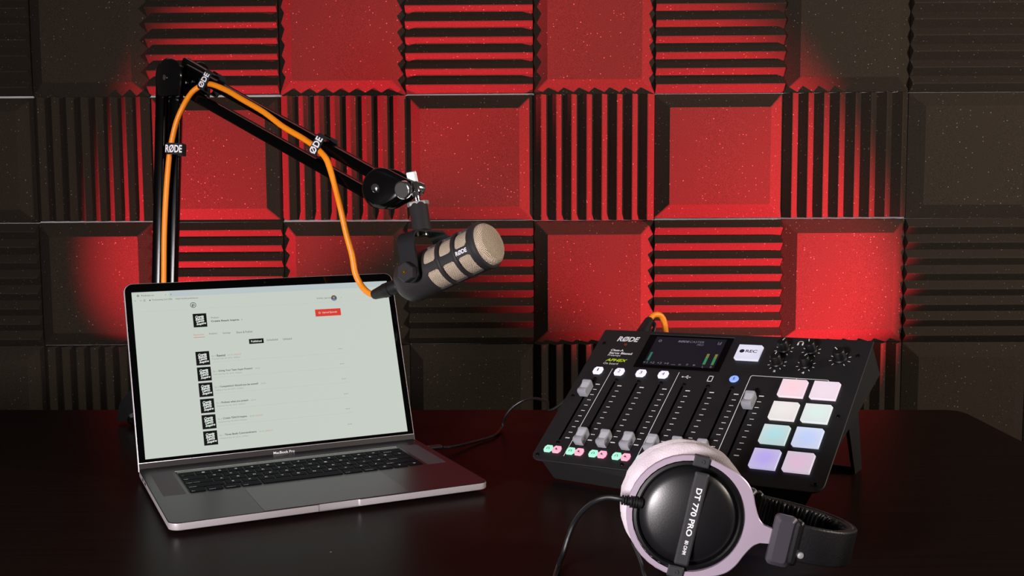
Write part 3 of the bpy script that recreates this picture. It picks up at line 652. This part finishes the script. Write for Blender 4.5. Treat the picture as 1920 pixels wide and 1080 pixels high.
# elbow plates
def disc_M(c, n):
    n = V(n).normalized(); x = n.cross(V((0, 0, 1))).normalized(); y = n.cross(x).normalized(); y = -y if y.z < 0 else y; x = y.cross(n)
    return frame(c, x, y, n)
def plate(c, r, t, ext, edir):
    """dished cover: circle of radius r plus a skirt of length ext towards edir (2-D in plate frame)"""
    bm = nb(); M = disc_M(c, NV)
    a0 = math.atan2(edir[1], edir[0]); pts = []
    for k in range(33):
        a = a0+PI/2+PI*k/32; pts.append((r*math.cos(a), r*math.sin(a)))
    for sgn in (-1, 1):
        q = a0+sgn*PI/2; pts.append((r*.86*math.cos(q)+ext*math.cos(a0), r*.86*math.sin(q)+ext*math.sin(a0)))
    def sc(k): return [(x*k, y*k) for x, y in pts]
    loft(bm, [(pts, 0), (pts, t*.35), (sc(.93), t*.75), (sc(.75), t)], M); return bm
a_ = plate(EL+NV*.021, .0285, .009, .028, (0, -1)); aobj('elbow_plate', a_, GLOSSBLACK)
a_ = plate(EL-NV*.030, .0275, .009, .028, (0, -1)); aobj('elbow_plate', a_, GLOSSBLACK)
bm = nb(); cyl(bm, .020, -.03, .021, 28, disc_M(EL, NV)); aobj('elbow_hub', bm, TUBEBLACK)
bm = nb(); lathe(bm, [(.0042, .0295), (.0040, .0315), (.0022, .0325), (0, .0326)], 16, disc_M(EL, NV)); aobj('elbow_bolt', bm, CHROME)
# upper tubes
u1a, u1b = P(352, 130, D1-.008), P(716, 334, D2+.005); l1a, l1b = P(340, 165, D1-.008), P(706, 371, D2+.005)
bm = nb(); beam(bm, u1a, u1b, .0155, .0145, V((0, 0, 1)), .0035); aobj('upper_boom_tube', bm, TUBEBLACK)
bm = nb(); beam(bm, l1a, l1b, .0155, .0145, V((0, 0, 1)), .0035); aobj('upper_boom_tube', bm, TUBEBLACK)
bm = nb(); q = (u1b-u1a).normalized(); beam(bm, P(348, 117, D1+.01), P(404, 150, D1-.02), .014, .014, V((0, 0, 1)), .003); aobj('elbow_link', bm, GLOSSBLACK)
for px, py in ((352, 155), (364, 153)):
    bm = nb(); cyl(bm, .0022, 0, .004, 10, disc_M(P(px, py, D1-.03), NV)); aobj('link_rivet', bm, CHROME)
# end joint
NE = V((-.32, -.94, .05)).normalized()
def plate2(c, r, t, tail):
    bm = nb(); n = NE; x = V((n.y*-1, n.x, 0)).normalized(); x = x if x.x > 0 else -x; y = n.cross(x); y = -y if y.z < 0 else y
    M = frame(c, x, y, n); pts = []
    for k in range(29):
        a = math.radians(62)+math.radians(236)*k/28; pts.append((r*math.cos(a), r*math.sin(a)))
    pts += [(tail, -.007), (tail+.003, 0), (tail, .009)]
    def sc(k): return [(x*k+(1-k)*.004, y*k) for x, y in pts]
    loft(bm, [(pts, 0), (pts, t*.35), (sc(.94), t*.7), (sc(.8), t)], M); return bm, M
b_, MJ = plate2(ER-NE*-.012, .0262, .009, .042); aobj('swivel_plate', b_, GLOSSBLACK)
b_, _ = plate2(ER-NE*.016, .0262, .007, .042); aobj('swivel_plate', b_, GLOSSBLACK)
bm = nb(); cyl(bm, .018, -.014, .012, 24, MJ @ T(0, 0, -.012)); aobj('swivel_hub', bm, TUBEBLACK)
bm = nb(); lathe(bm, [(.0058, .0085), (.0056, .0105), (.0035, .0118), (0, .012)], 16, MJ @ T(-.004, 0, 0)); aobj('swivel_bolt', bm, CHROME)
# chrome head
hd = 1.405
A0, A1 = P(771, 323, hd), P(783, 380, hd); ax = (A1-A0).normalized()
def along(a, b, n=V((0, -1, 0))):
    z = (V(b)-V(a)).normalized(); x = (n-z*n.dot(z)).normalized(); return frame(a, x, z.cross(x), z), (V(b)-V(a)).length
MA, LA = along(A0, A1)
bm = nb(); box(bm, (0, 0, .007), (.0080, .0130, .015), MA, r=.001); aobj('wing_lever', bm, SATIN)
bm = nb(); lathe(bm, [(0, .013), (.0065, .013), (.0085, .017), (.0085, .026), (.006, .029), (.0045, .031), (.0045, LA), (0, LA)], 24, MA); aobj('chrome_stem', bm, CHROME)
tk = P(753, 357, hd-.024); MT, _ = along(tk, P(776, 351, hd), V((0, 0, 1)))
bm = nb(); lathe(bm, [(0, 0), (.0100, 0), (.0115, .001), (.0118, .003), (.0118, .006), (.0095, .0075), (.005, .009), (.0045, .02), (0, .02)], 32, MT); aobj('thumb_screw', bm, CHROME)
bm = nb(); cyl(bm, .0098, -.0004, .0004, 28, MT); aobj('thumb_screw_cap', bm, mat('dark_enamel', (70, 72, 70), .35), label='dark round cap of the thumb screw')
bm = nb(); MB_, _ = along(P(778, 352, hd), P(796, 356, hd+.01), V((0, 0, 1))); lathe(bm, [(0, 0), (.0085, 0), (.009, .002), (.0085, .010), (.006, .0125), (0, .013)], 24, MB_); aobj('swivel_nut', bm, CHROME)
bm = nb(); MF, _ = along(P(783, 378, hd), P(784.5, 388, hd)); lathe(bm, [(0, 0), (.0134, 0), (.0140, .001), (.0140, .0045), (.0132, .0055), (0, .0055)], 8, MF); aobj('hex_flange', bm, SATIN)

# ------------------------------------------------------------------ microphone
MCd = 1.385; MO = P(804, 511, MCd)
def camv(x, y, z): return (rt*x+up*y-fwd*z).normalized()      # z towards the camera
ma = camv(.79, .352, .50); pv = camv(-.60, -.03, .80); pv = (pv-ma*pv.dot(ma)).normalized(); mu = ma.cross(pv).normalized(); mu = mu if mu.dot(up) > 0 else -mu
MICM = frame(MO, pv, ma.cross(pv), ma) @ Matrix.Scale(.91, 4)      # local z = mic axis, x = pivot axis towards the camera
mic = thing('microphone', 'dark grey broadcast microphone with cream mesh grille, hanging from the boom arm', 'microphone', MICM)
MI = MICM.inverted()
th0 = math.atan2(0, 1)
s0_, s1_ = -.004, .082
# mesh body
def uvlathe(prof, n, face=False):
    bm = nb(); lathe(bm, prof, n); uvl = bm.loops.layers.uv.new('UVMap')
    acc = {}
    for f in bm.faces:
        c = f.calc_center_median(); fl_ = c.z > .0995 and True
        for l in f.loops:
            p = l.vert.co; r = math.hypot(p.x, p.y)
            if c.z > prof[-1][1]-.004 and face: l[uvl].uv = (p.x, p.y)
            else:
                a = math.atan2(p.y, p.x); ac = math.atan2(c.y, c.x)
                if a-ac > PI: a -= 2*PI
                if ac-a > PI: a += 2*PI
                l[uvl].uv = (a*.0286, p.z)
    return bm
RIM = .0960
bm = uvlathe([(.0270, .010), (.0285, .014), (.0285, RIM+.002)], 96); obj('grille_body', bm, GRILLE, mic)
bm = uvlathe([(.0292, RIM+.002), (.0292, RIM+.009), (.0285, RIM+.0125), (.0245, RIM+.0165), (.012, RIM+.0180), (.0001, RIM+.0184)], 96, True); obj('front_grille', bm, GRILLE, mic)
# slotted outer shell
bm = nb(); NT, NSs = 288, 150; z0_, z1_ = -.0075, RIM+.004; RS = .0312
wins = [(.0160, .0370), (.0430, .0640), (.0700, .0910)]
def inwin(a, z):
    a = math.degrees(a) % 90-45           # strips at 0, 90, 180, 270 deg ; window centre at 45
    for lo, hi in wins:
        hw = 34; zc = (lo+hi)/2; hz = (hi-lo)/2; rr = .0055
        dx = max(abs(a)*PI/180*RS-(hw*PI/180*RS-rr), 0); dz = max(abs(z-zc)-(hz-rr), 0)
        if dx*dx+dz*dz < rr*rr: return True
    return False
ca = (MI.to_3x3() @ (CAM-MO)); aphi = math.atan2(ca.y, ca.x)
TH0 = max((aphi+.20, aphi-.20), key=lambda q: (MICM.to_3x3() @ V((math.cos(q), math.sin(q), 0))).dot(up))
gv = [[bm.verts.new((RS*math.cos(2*PI*i/NT+TH0), RS*math.sin(2*PI*i/NT+TH0), z0_+(z1_-z0_)*j/NSs)) for i in range(NT)] for j in range(NSs+1)]
for j in range(NSs):
    for i in range(NT):
        if not inwin(2*PI*(i+.5)/NT, z0_+(z1_-z0_)*(j+.5)/NSs): bm.faces.new((gv[j][i], gv[j][(i+1) % NT], gv[j+1][(i+1) % NT], gv[j+1][i]))
bmesh.ops.delete(bm, geom=[v for v in bm.verts if not v.link_faces], context='VERTS')
for _ in range(2): bmesh.ops.smooth_vert(bm, verts=[v for v in bm.verts if v.is_boundary and z0_+.001 < v.co.z < z1_-.001], factor=.5, use_axis_x=True, use_axis_y=True, use_axis_z=True)
bmesh.ops.recalc_face_normals(bm, faces=bm.faces[:])
r_ = bmesh.ops.extrude_face_region(bm, geom=bm.faces[:])
for v in [g for g in r_['geom'] if isinstance(g, bmesh.types.BMVert)]:
    k_ = (RS-.0036)/RS; v.co.x *= k_; v.co.y *= k_
obj('slotted_shell', bm, MICBLACK, mic, ang=40)
bm = nb(); lathe(bm, [(.0300, RIM-.001), (.0328, RIM-.001), (.0332, RIM+.002), (.0330, RIM+.0055), (.0316, RIM+.0072), (.0290, RIM+.0068)], 72); obj('front_rim', bm, MICBLACK, mic)
for lo in (.0400, .0670):
    bm = nb(); lathe(bm, [(.0310, lo-.0034), (.0324, lo-.0022), (.0327, lo), (.0324, lo+.0022), (.0310, lo+.0034)], 72); obj('shell_rib', bm, MICBLACK, mic)
bm = nb(); lathe(bm, [(.0312, -.0075), (.0314, -.020), (.0308, -.030), (.0285, -.0385), (.0225, -.0450), (.0120, -.0480), (0, -.0485)], 72); obj('rear_housing', bm, MICBLACK, mic)
# brand print on the strip facing the camera
ca = (MI.to_3x3() @ (CAM-MO)); aphi = math.atan2(ca.y, ca.x)
STR = TH0 if abs(TH0-aphi) < PI/4 else TH0+round((aphi-TH0)/(PI/2))*PI/2
bm = nb(); n0 = (math.cos(STR), math.sin(STR), 0); tdir = V((0, 0, 1)); udir = V(n0).cross(tdir)
udir = udir if (MICM.to_3x3() @ udir).dot(up) > 0 else -udir
add_text(bm, 'R\u00d8DE', -.0095, -.0029, .019, .0060, frame(V(n0)*.0317+V((0, 0, .0800)), tdir, udir, V(n0)), shear=.1, bold=.03); flat('brand_lettering', bm, INK, mic)
# yoke: U-shaped strap around the pivot axis
yup = (P(786, 400, MCd)-P(795, 440, MCd)).normalized(); yup = (yup-pv*yup.dot(pv)).normalized(); yb = pv.cross(yup).normalized()
YM = MI @ frame(MO, pv, yup, yb)            # x = pivot axis, y = up to the post
hw = .0375; top = .0505; t = .0025
def ypath():
    pts = [(hw, -.004)]
    pts.append((hw, top-.018))
    for a in range(0, 91, 15): pts.append((hw-.014+.014*math.cos(math.radians(a)), top-.014+.014*math.sin(math.radians(a))))
    m = [(-x, y) for x, y in pts[::-1]]; return pts+m
bm = nb(); pp = ypath(); rings = []
for i, (x, y) in enumerate(pp):
    a = V(pp[max(i-1, 0)]); b = V(pp[min(i+1, len(pp)-1)]); d = (b-a).normalized(); n = V((d.y, -d.x))*t/2
    wz = .0125
    rings.append([bm.verts.new(YM @ V((x+sx*n.x, y+sx*n.y, sz*wz))) for sx, sz in ((1, -1), (1, 1), (-1, 1), (-1, -1))])
for a, b in zip(rings, rings[1:]):
    for i in range(4): bm.faces.new((a[i], a[(i+1) % 4], b[(i+1) % 4], b[i]))
bm.faces.new(rings[0][::-1]); bm.faces.new(rings[-1])
for sx in (-1, 1): cyl(bm, .0125, -t/2, t/2, 28, YM @ T(sx*hw, -.001, 0) @ RY(PI/2))
obj('yoke', bm, mat('yoke_black', (30, 30, 32), .38, var=.1), mic)
for sx in (-1, 1):
    bm = nb(); prism(bm, [(.0128*math.cos(a*PI/3+.3), .0128*math.sin(a*PI/3+.3)) for a in range(6)], 0, .0105, YM @ T(sx*(hw+.001), .000, 0) @ RY(sx*PI/2), ch=.001); obj('pivot_knob', bm, MICBLACK, mic, ang=20)
    bm = nb(); lathe(bm, [(0, .0104), (.0028, .0104), (.0028, .0112), (.0014, .0112), (.0013, .0106), (0, .0106)], 14, YM @ T(sx*(hw+.001), .000, 0) @ RY(sx*PI/2)); obj('brass_insert', bm, BRASS, mic)
    bm = nb(); cyl(bm, .008, .028, hw, 20, YM @ T(0, -.004, 0) @ RY(sx*PI/2)); obj('pivot_boss', bm, MICBLACK, mic)
pb_, pt_ = P(792, 437, MCd+.002), P(784.5, 386, hd-.002)
MP_, LP_ = along(pb_, pt_); bm = nb(); cyl(bm, .0118, 0, LP_, 32, MI @ MP_, ch=.0005); obj('mount_post', bm, MICBLACK, mic)
bm = nb(); cyl(bm, .0075, .0, .0025, 20, YM @ T(0, top-.004, 0) @ RX(-PI/2)); obj('mount_screw', bm, CHROME, mic)

# ------------------------------------------------------------------ orange cable
XC = [P(768, 528, 1.400), P(746, 536, 1.410), P(739, 539, 1.413), P(700, 553, 1.43)]
oc = thing('orange_microphone_cable', 'bright orange cable strapped along the boom arm from the microphone to the console', 'cable', T(*XC[3]))
OI = T(*XC[3]).inverted()
def ad(x): return D1-(D1-D2)*(x-328)/387
path = [XC[3]+(XC[2]-XC[3]).normalized()*.006, XC[3]]
for px, py, dd in ((686, 545, 1.435), (675, 531, 1.44), (665.6, 510, 1.44), (660, 478, 1.44), (649, 437, 1.44), (638, 388, 1.44), (629, 352, 1.445), (618, 314, 1.45), (609, 294, 1.455)): path.append(P(px, py, dd))
for px, py in ((589, 274), (567, 259), (530, 237), (494, 210), (453, 186), (425, 169.5), (396, 158)): path.append(P(px, py, ad(px)-.022))
for px, py, dd in ((380, 160, 1.595), (361.7, 171.5, 1.60), (345.4, 196, 1.61), (331, 228.6, 1.615), (321, 270, 1.618), (316, 305, 1.618), (311, 370, 1.62), (308, 440, 1.62), (307, 530, 1.62), (306, 640, 1.615)): path.append(P(px, py, dd))
path += [V((-.47, 1.60, .03)), V((-.44, 1.66, .008)), V((-.42, 1.715, .006)), V((-.40, 1.75, -.04)), V((-.3, 1.77, -.16)), V((-.05, 1.78, -.2)), V((.1, 1.76, -.12)), V((.17, 1.73, -.02)), V((.19, 1.70, .006)), V((.205, 1.63, .008)), V((.205, 1.56, .04))]
RX0 = V((.033, H_-.002, -.031))
xl0 = MM @ RX0; xdir = (MM.to_3x3() @ V((0, 1, 0))).normalized()
tip = xl0+xdir*.060
path += [tip+xdir*.004+V((.021, .012, -.06)), tip+xdir*.013+V((.0175, .004, -.021)), tip+xdir*.016+V((.0105, .001, -.0055)), tip+xdir*.010+V((.002, 0, 0)), tip-xdir*.004]
bm = nb(); tube(bm, path, .0040, 12, 6); bm.transform(OI); obj('jacket', bm, ORANGE, oc)
def plug(bm1, p0, p1, f=.68):
    M_, L_ = along(p0, p1)
    lathe(bm1, [(0, 0), (.0088, 0), (.0094, .001), (.0094, L_*(f-.22)), (.0086, L_*(f-.21)), (.0086, L_*(f-.16)), (.0094, L_*(f-.15)), (.0094, L_*f), (.0086, L_*(f+.04)), (.0064, L_*.97), (.0055, L_), (0, L_)], 28, M_)
bm = nb(); plug(bm, XC[0], XC[3]); bm.transform(OI); obj('connector', bm, RUBBER, oc, label='black connector at the microphone end')
bm = nb(); plug(bm, xl0, tip, .45); bm.transform(OI); obj('connector', bm, RUBBER, oc, label='black connector at the console end')
bm = nb(); 
for u_ in (.2, .27):
    M_, L_ = along(XC[0], XC[3]); lathe(bm, [(.0094, L_*u_), (.0098, L_*(u_+.015)), (.0094, L_*(u_+.03))], 24, M_)
bm.transform(OI); obj('grip_ring', bm, RUBBER, oc)
# dark print along the jacket
bm = nb()
def onpath(a, b, s, w_, h_):
    x = (b-a).normalized(); m = (a+b)/2; n = (CAM-m).normalized(); n = (n-x*n.dot(x)).normalized(); y = n.cross(x); L_ = (b-a).length
    add_text(bm, s, -w_/2, -h_/2, w_, h_, frame(m+n*.0043, x, y, n))
onpath(P(425, 169.5, ad(425)-.022), P(494, 210, ad(494)-.022), 'MICROPHONE CABLE', .042, .0022) if False else None
bm.free()

# cable straps
def strap(label, c, a, cdir, sz, txt, tx, tail=True):
    n = a.cross(cdir).normalized(); n = n if n.dot(CAM-c) > 0 else -n
    if cdir.cross(n).dot(a) < 0: pass
    F = frame(c, cdir, n.cross(cdir), n)
    th_ = thing('cable_strap', label, 'cable strap', F, 'hook-and-loop straps on the boom arm')
    w2, hh, dd = sz
    bm = nb(); out = rrect(w2, dd, .005, 4); inn = rrect(w2-.0036, dd-.0036, .004, 4); Mx = frame((0, 0, 0), (1, 0, 0), (0, 0, 1), (0, 1, 0))
    ro = [[bm.verts.new(Mx @ V((x, y, z))) for x, y in o] for o, z in ((out, -hh/2), (out, hh/2), (inn, hh/2), (inn, -hh/2))]
    m = len(out)
    for q in range(4):
        A_, B_ = ro[q], ro[(q+1) % 4]
        for i in range(m): bm.faces.new((A_[i], A_[(i+1) % m], B_[(i+1) % m], B_[i]))
    obj('band', bm, STRAPM, th_)
    if tail: bm = nb(); box(bm, (w2/2+.001, 0, -dd*.15), (.003, hh, dd*.5), r=.001); obj('loose_end', bm, STRAPM, th_)
    bm = nb(); add_text(bm, txt, tx[0], -tx[2]/2, tx[1], tx[2], bold=.03, z=dd/2+.0002)
    flat('lettering', bm, INK, th_)
    return th_
vd = (P(330, 190, D1)-P(321, 525, D1)).normalized(); rd = V((1, 0, 0)); rd = (rd-vd*rd.dot(vd)).normalized()
strap('black strap with white letters on the upright lower boom', P(330.5, 280.5, 1.622), vd, rd, (.0245, .0165, .025), 'R\u00d8DE', (-.0120, .0240, .0115), False)
ud = (u1b-u1a).normalized(); uc = ud.cross((CAM-P(500, 210, 1.5)).normalized()).normalized(); uc = uc if uc.z > 0 else -uc
def tilt(v, a, ax): return (Matrix.Rotation(a, 3, ax) @ v)
strap('black strap on the upper boom just right of the elbow', P(397, 157, ad(397)-.010), -ud, uc, (.030, .0135, .032), '\u00d8DE', (-.0120, .022, .0115))
strap('black strap on the upper boom nearer the microphone', P(606, 277, ad(606)-.008), -ud, uc, (.030, .0145, .030), '\u00d8DE', (-.0135, .0235, .0125))

# ------------------------------------------------------------------ USB cable
uc_ = thing('usb_cable', 'thin black cable from the right side of the laptop to the console', 'cable', LM @ T(HW, .074, .008))
UI_ = uc_.matrix_world.inverted()
p0 = LM @ V((HW+.001, .074, .0088)); dr = (LM.to_3x3() @ V((1, 0, 0)))
bm = nb(); M_, L_ = along(p0, p0+dr*.02, V((0, 0, 1))); box(bm, (0, 0, .010), (.0055, .011, .020), M_, r=.002); bm.transform(UI_); obj('plug', bm, RUBBER, uc_)
pts = [p0+dr*.018, p0+dr*.035+V((0, 0, -.002)), V((-.045, 1.470, .003)), V((-.027, 1.495, .003)), V((-.018, 1.530, .003)), P(943, 796, 1.567), P(948, 780, 1.56), P(962, 763, 1.555), P(983, 750, 1.55), P(1003, 747, 1.54), P(1025, 752, 1.525), P(1047, 761, 1.505), MM @ V((.03, H_+.05, -.035)), MM @ V((.045, H_+.03, -.04)), MM @ V((.055, H_-.004, -.040))]
bm = nb(); tube(bm, pts, .0019, 10, 8); bm.transform(UI_); obj('jacket', bm, BLACKCABLE, uc_)

# ------------------------------------------------------------------ headphones
dH = .950; cH = P(1290, 966, dH)
bv_ = (CAM-cH).normalized(); rv = V((0, 0, 1)).cross(bv_).normalized(); uv_ = bv_.cross(rv)
e2 = (rv*.09-uv_*.23+bv_*.96).normalized()
a13 = math.radians(13); e1 = rv*math.cos(a13)-uv_*math.sin(a13); e1 = (e1-e2*e1.dot(e2)).normalized(); e3 = e2.cross(e1).normalized(); e3 = e3 if e3.dot(uv_) > 0 else -e3
HM = frame(cH, e1, e3, e2) if e1.cross(e3).dot(e2) > 0 else frame(cH, e1, e3, e2)
hp = thing('headphones', 'black and silver studio headphones with grey velour pads, lying in front of the console', 'headphones', HM)
S = .971; S_ = Matrix.Scale(S, 4)
SEP = .088
def cup(M, near):
    bm = nb(); lathe(bm, [(.0485, -.006), (.0490, .0), (.0480, .003), (.0455, .0035), (.0440, .002), (.0435, -.001)], 72, M); obj('cup_rim', bm, CUPRING, hp)
    bm = nb(); pr = [(.0436, -.001)]
    for k in range(1, 11):
        r = .0436*(1-k/10); pr.append((max(r, 0), .0005+.0115*math.sqrt(max(0, 1-(r/.0442)**2))**1.2))
    lathe(bm, pr, 72, M); obj('cup_dome', bm, CUPM, hp)
    bm = nb(); lathe(bm, [(.0485, -.005), (.0495, -.012), (.0500, -.020), (.0490, -.026), (.030, -.027), (0, -.027)], 64, M); obj('cup_housing', bm, CUPRING, hp)
    bm = nb(); n = 96; prf = []
    for k in range(13):
        a = PI*(k/12)-PI/2; prf.append((.0475+.0085*math.cos(a), -.0345+.0115*math.sin(-a)))
    for k in range(13):
        a = PI/2+PI*(k/12); prf.append((.0395+.0085*math.cos(a), -.0345+.0115*math.sin(-a)*-1*-1))
    prf = [(.0490+.0092*math.cos(a), -.0350+.0105*math.sin(a)) for a in [PI/2-PI*k/14 for k in range(15)]]+[(.0365+.0088*math.cos(a), -.0350+.0105*math.sin(a)) for a in [-PI/2-PI*k/14 for k in range(15)]]
    rings = []
    for i in range(n):
        a = 2*PI*i/n; ring = []
        for r, z in prf:
            q = V((r*math.cos(a), r*math.sin(a), z)); dn = noise.noise(q*90)*.0013+noise.noise(q*260)*.0004
            rr = r+(dn if r > .042 else 0); ring.append(bm.verts.new(M @ V((rr*math.cos(a), rr*math.sin(a), z+dn*.6))))
        rings.append(ring)
    m = len(prf)
    for i in range(n):
        A_, B_ = rings[i], rings[(i+1) % n]
        for j in range(m): bm.faces.new((A_[j], A_[(j+1) % m], B_[(j+1) % m], B_[j]))
    obj('ear_pad', bm, VELOUR, hp, ang=80)
    # yoke plate: ring with a widening neck
    upo = [(20, 50.7), (34, 46.5), (44, 40.5), (50.5, 32), (55, 22), (60.5, 12.5), (66, 8.2), (74, 6.8)]
    outl = []; a_end = math.degrees(math.atan2(50.7, 20))
    for k in range(25):
        a = math.radians(a_end+4+(360-2*a_end-8)*k/24); outl.append((54.3*math.cos(a), 54.3*math.sin(a)))
    right = [(x, -y) for x, y in upo]+[(x, y) for x, y in upo[::-1]]
    op = smooth([V((x, y, 0)) for x, y in right[:7]], 4); op2 = smooth([V((x, y, 0)) for x, y in right[9:]], 4)
    full = outl+[(p.x, p.y) for p in op]+[(74, -6.8), (74, 6.8)]+[(p.x, p.y) for p in op2]
    n = len(full); inn = []
    for x, y in full:
        a = math.atan2(y, x); inn.append((49.3*math.cos(a), 49.3*math.sin(a)))
    bm = nb(); k = .001
    rs = []
    for o_, z, s in ((full, -.0022, 1), (full, .0022, 1), (full, .0030, .985), (inn, .0030, 1), (inn, -.0022, 1)):
        rs.append([bm.verts.new(M @ V((x*k*s*(1 if near else .945), y*k*s*(1 if near else .945), z+.0012))) for x, y in o_])
    for A_, B_ in zip(rs, rs[1:]+rs[:1]):
        for i in range(n): bm.faces.new((A_[i], A_[(i+1) % n], B_[(i+1) % n], B_[i]))
    obj('yoke', bm, YOKE, hp, ang=30)
    for sy in (1, -1):
        bm = nb(); box(bm, (0, sy*(.0500 if near else .047), .0035), (.0140, .0100, .007), M, r=.001)
        lathe(bm, [(.0022, .0070), (.0022, .0078), (.0010, .0078), (.0009, .0072), (0, .0072)], 12, M @ T(.0005, sy*.0500, 0)); obj('yoke_clamp', bm, BAR, hp)
cup(S_, True)
FAR = S_ @ T(0, 0, -SEP) @ RY(PI) @ Matrix.Scale(-1, 4, (1, 0, 0))
cup(FAR, False)
bm = nb(); box(bm, (.0022, 0, .0105), (.0125, .0830, .0065), S_, r=.0015); bar = obj('label_bar', bm, BAR, hp)
bm = nb(); Mt = S_ @ frame((.0022, 0, .01385), (0, -1, 0), (1, 0, 0), (0, 0, 1))
add_text(bm, 'DT 770 PRO', -.0280, -.0024, .0430, .0052, Mt, bold=.025); add_text(bm, '80 OHM', .0190, -.0015, .0125, .0032, Mt, bold=.02); flat('model_lettering', bm, INK, bar)
# slider blocks, headband
hpath = [(.0760, .0016), (.0930, .0035), (.1150, .0010), (.1350, -.0090), (.1490, -.0260), (.1545, -.0440), (.1500, -.0640), (.1370, -.0800), (.1170, -.0890), (.0950, -.0910), (.0780, -.0902), (.0630, -.0896)]
cl = smooth([V((x*S, 0, z*S)) for x, z in hpath], 8)
for z, sgn, dx in ((.0016, 1, 0), (-.0896, -1, -.0215)):
    bm = nb(); box(bm, (.0835+dx, -.0015, z), (.0195, .0450, .0125), S_, r=.004); obj('slider_block', bm, SLIDER, hp)
    bm = nb(); box(bm, (.0955+dx, -.0005, z), (.0070, .0400, .0135), S_, r=.003); obj('slider_frame', bm, CUPRING, hp)
yv = V((0, 1, 0))
i0 = 6; strip = cl[i0:len(cl)-i0]
bm = nb(); sweep(bm, strip, rrect(.0055, .0325, .0025, 3), yv); obj('headband_shell', bm, LEATHER, hp)
# padded inside with gathers
bm = nb(); rings = []; n = len(strip); sub = []
fine = smooth(strip, 4)
nf = len(fine)
for i, p in enumerate(fine):
    t_ = (fine[min(i+1, nf-1)]-fine[max(i-1, 0)]).normalized(); s_ = t_.cross(yv); inw = s_ if s_.dot(V((.09, 0, -.05))-p) > 0 else -s_
    f_ = i/nf; fat = min(1, 7*min(f_-.04, .96-f_)); fat = max(.15, fat)
    g = 1+.28*math.sin(i*.95)+.14*math.sin(i*2.3+1)
    ring = []
    for a in range(13):
        q = PI*a/12; y = -.0150*math.cos(q); d = math.sin(q)**.6 if 0 < a < 12 else 0
        ring.append(bm.verts.new(p+yv*y+inw*(.002+.0085*fat*d*g)))
    rings.append(ring)
for A_, B_ in zip(rings, rings[1:]):
    for j in range(12): bm.faces.new((A_[j], A_[j+1], B_[j+1], B_[j]))
    bm.faces.new((A_[12], A_[0], B_[0], B_[12]))
bm.faces.new(rings[0][::-1]); bm.faces.new(rings[-1]); obj('headband_pad', bm, LEATHER, hp, ang=70)
bm = nb(); lathe(bm, [(.0030, 0), (.0030, .0008), (.0024, .0022), (0, .0028)], 16, T(.0985, -.0095, .0052)); obj('press_stud', bm, SATIN, hp, label='shiny metal press stud')
# strain relief and cable
HI = HM.inverted()
pr0 = P(1196, 942, dH-.001)
bm = nb(); tube(bm, [P(1204, 944, dH), P(1192, 941, dH), P(1176, 938, dH+.002)], .0046, 12, 4)
for px in (1194, 1189, 1184, 1179, 1174, 1169):
    M_, _ = along(P(px, 937+(px-1165)*.16, dH), P(px-10, 935.5+(px-1165)*.16, dH), V((0, 0, 1))); cyl(bm, .0055 if px > 1180 else .0042, 0, .0014, 16, M_)
bm.transform(HI); obj('strain_relief', bm, RUBBER, hp)
pts = [P(1178, 939, dH), P(1160, 935, .951), P(1138, 933, .955), P(1116, 940, .96), P(1094, 957, .97), P(1077, 980, .98), P(1066, 1006, .983), P(1056, 1038, .984), V((.0405, .975, .0034)), V((.035, .93, .0032)), V((.035, .85, .0032)), V((.06, .70, .0034)), V((.2, .55, .0034)), V((.45, .45, .0034))]
bm = nb(); tube(bm, pts, .0023, 10, 8); bm.transform(HI); obj('cable', bm, BLACKCABLE, hp)
pts = [P(1186, 1018, 1.0), P(1193, 1032, .99), P(1203, 1058, .97), P(1211, 1085, .955), V((.121, .88, .003)), V((.14, .75, .003)), V((.2, .56, .003))]
bm = nb(); tube(bm, pts, .0016, 8, 6); bm.transform(HI); obj('cable', bm, BLACKCABLE, hp)
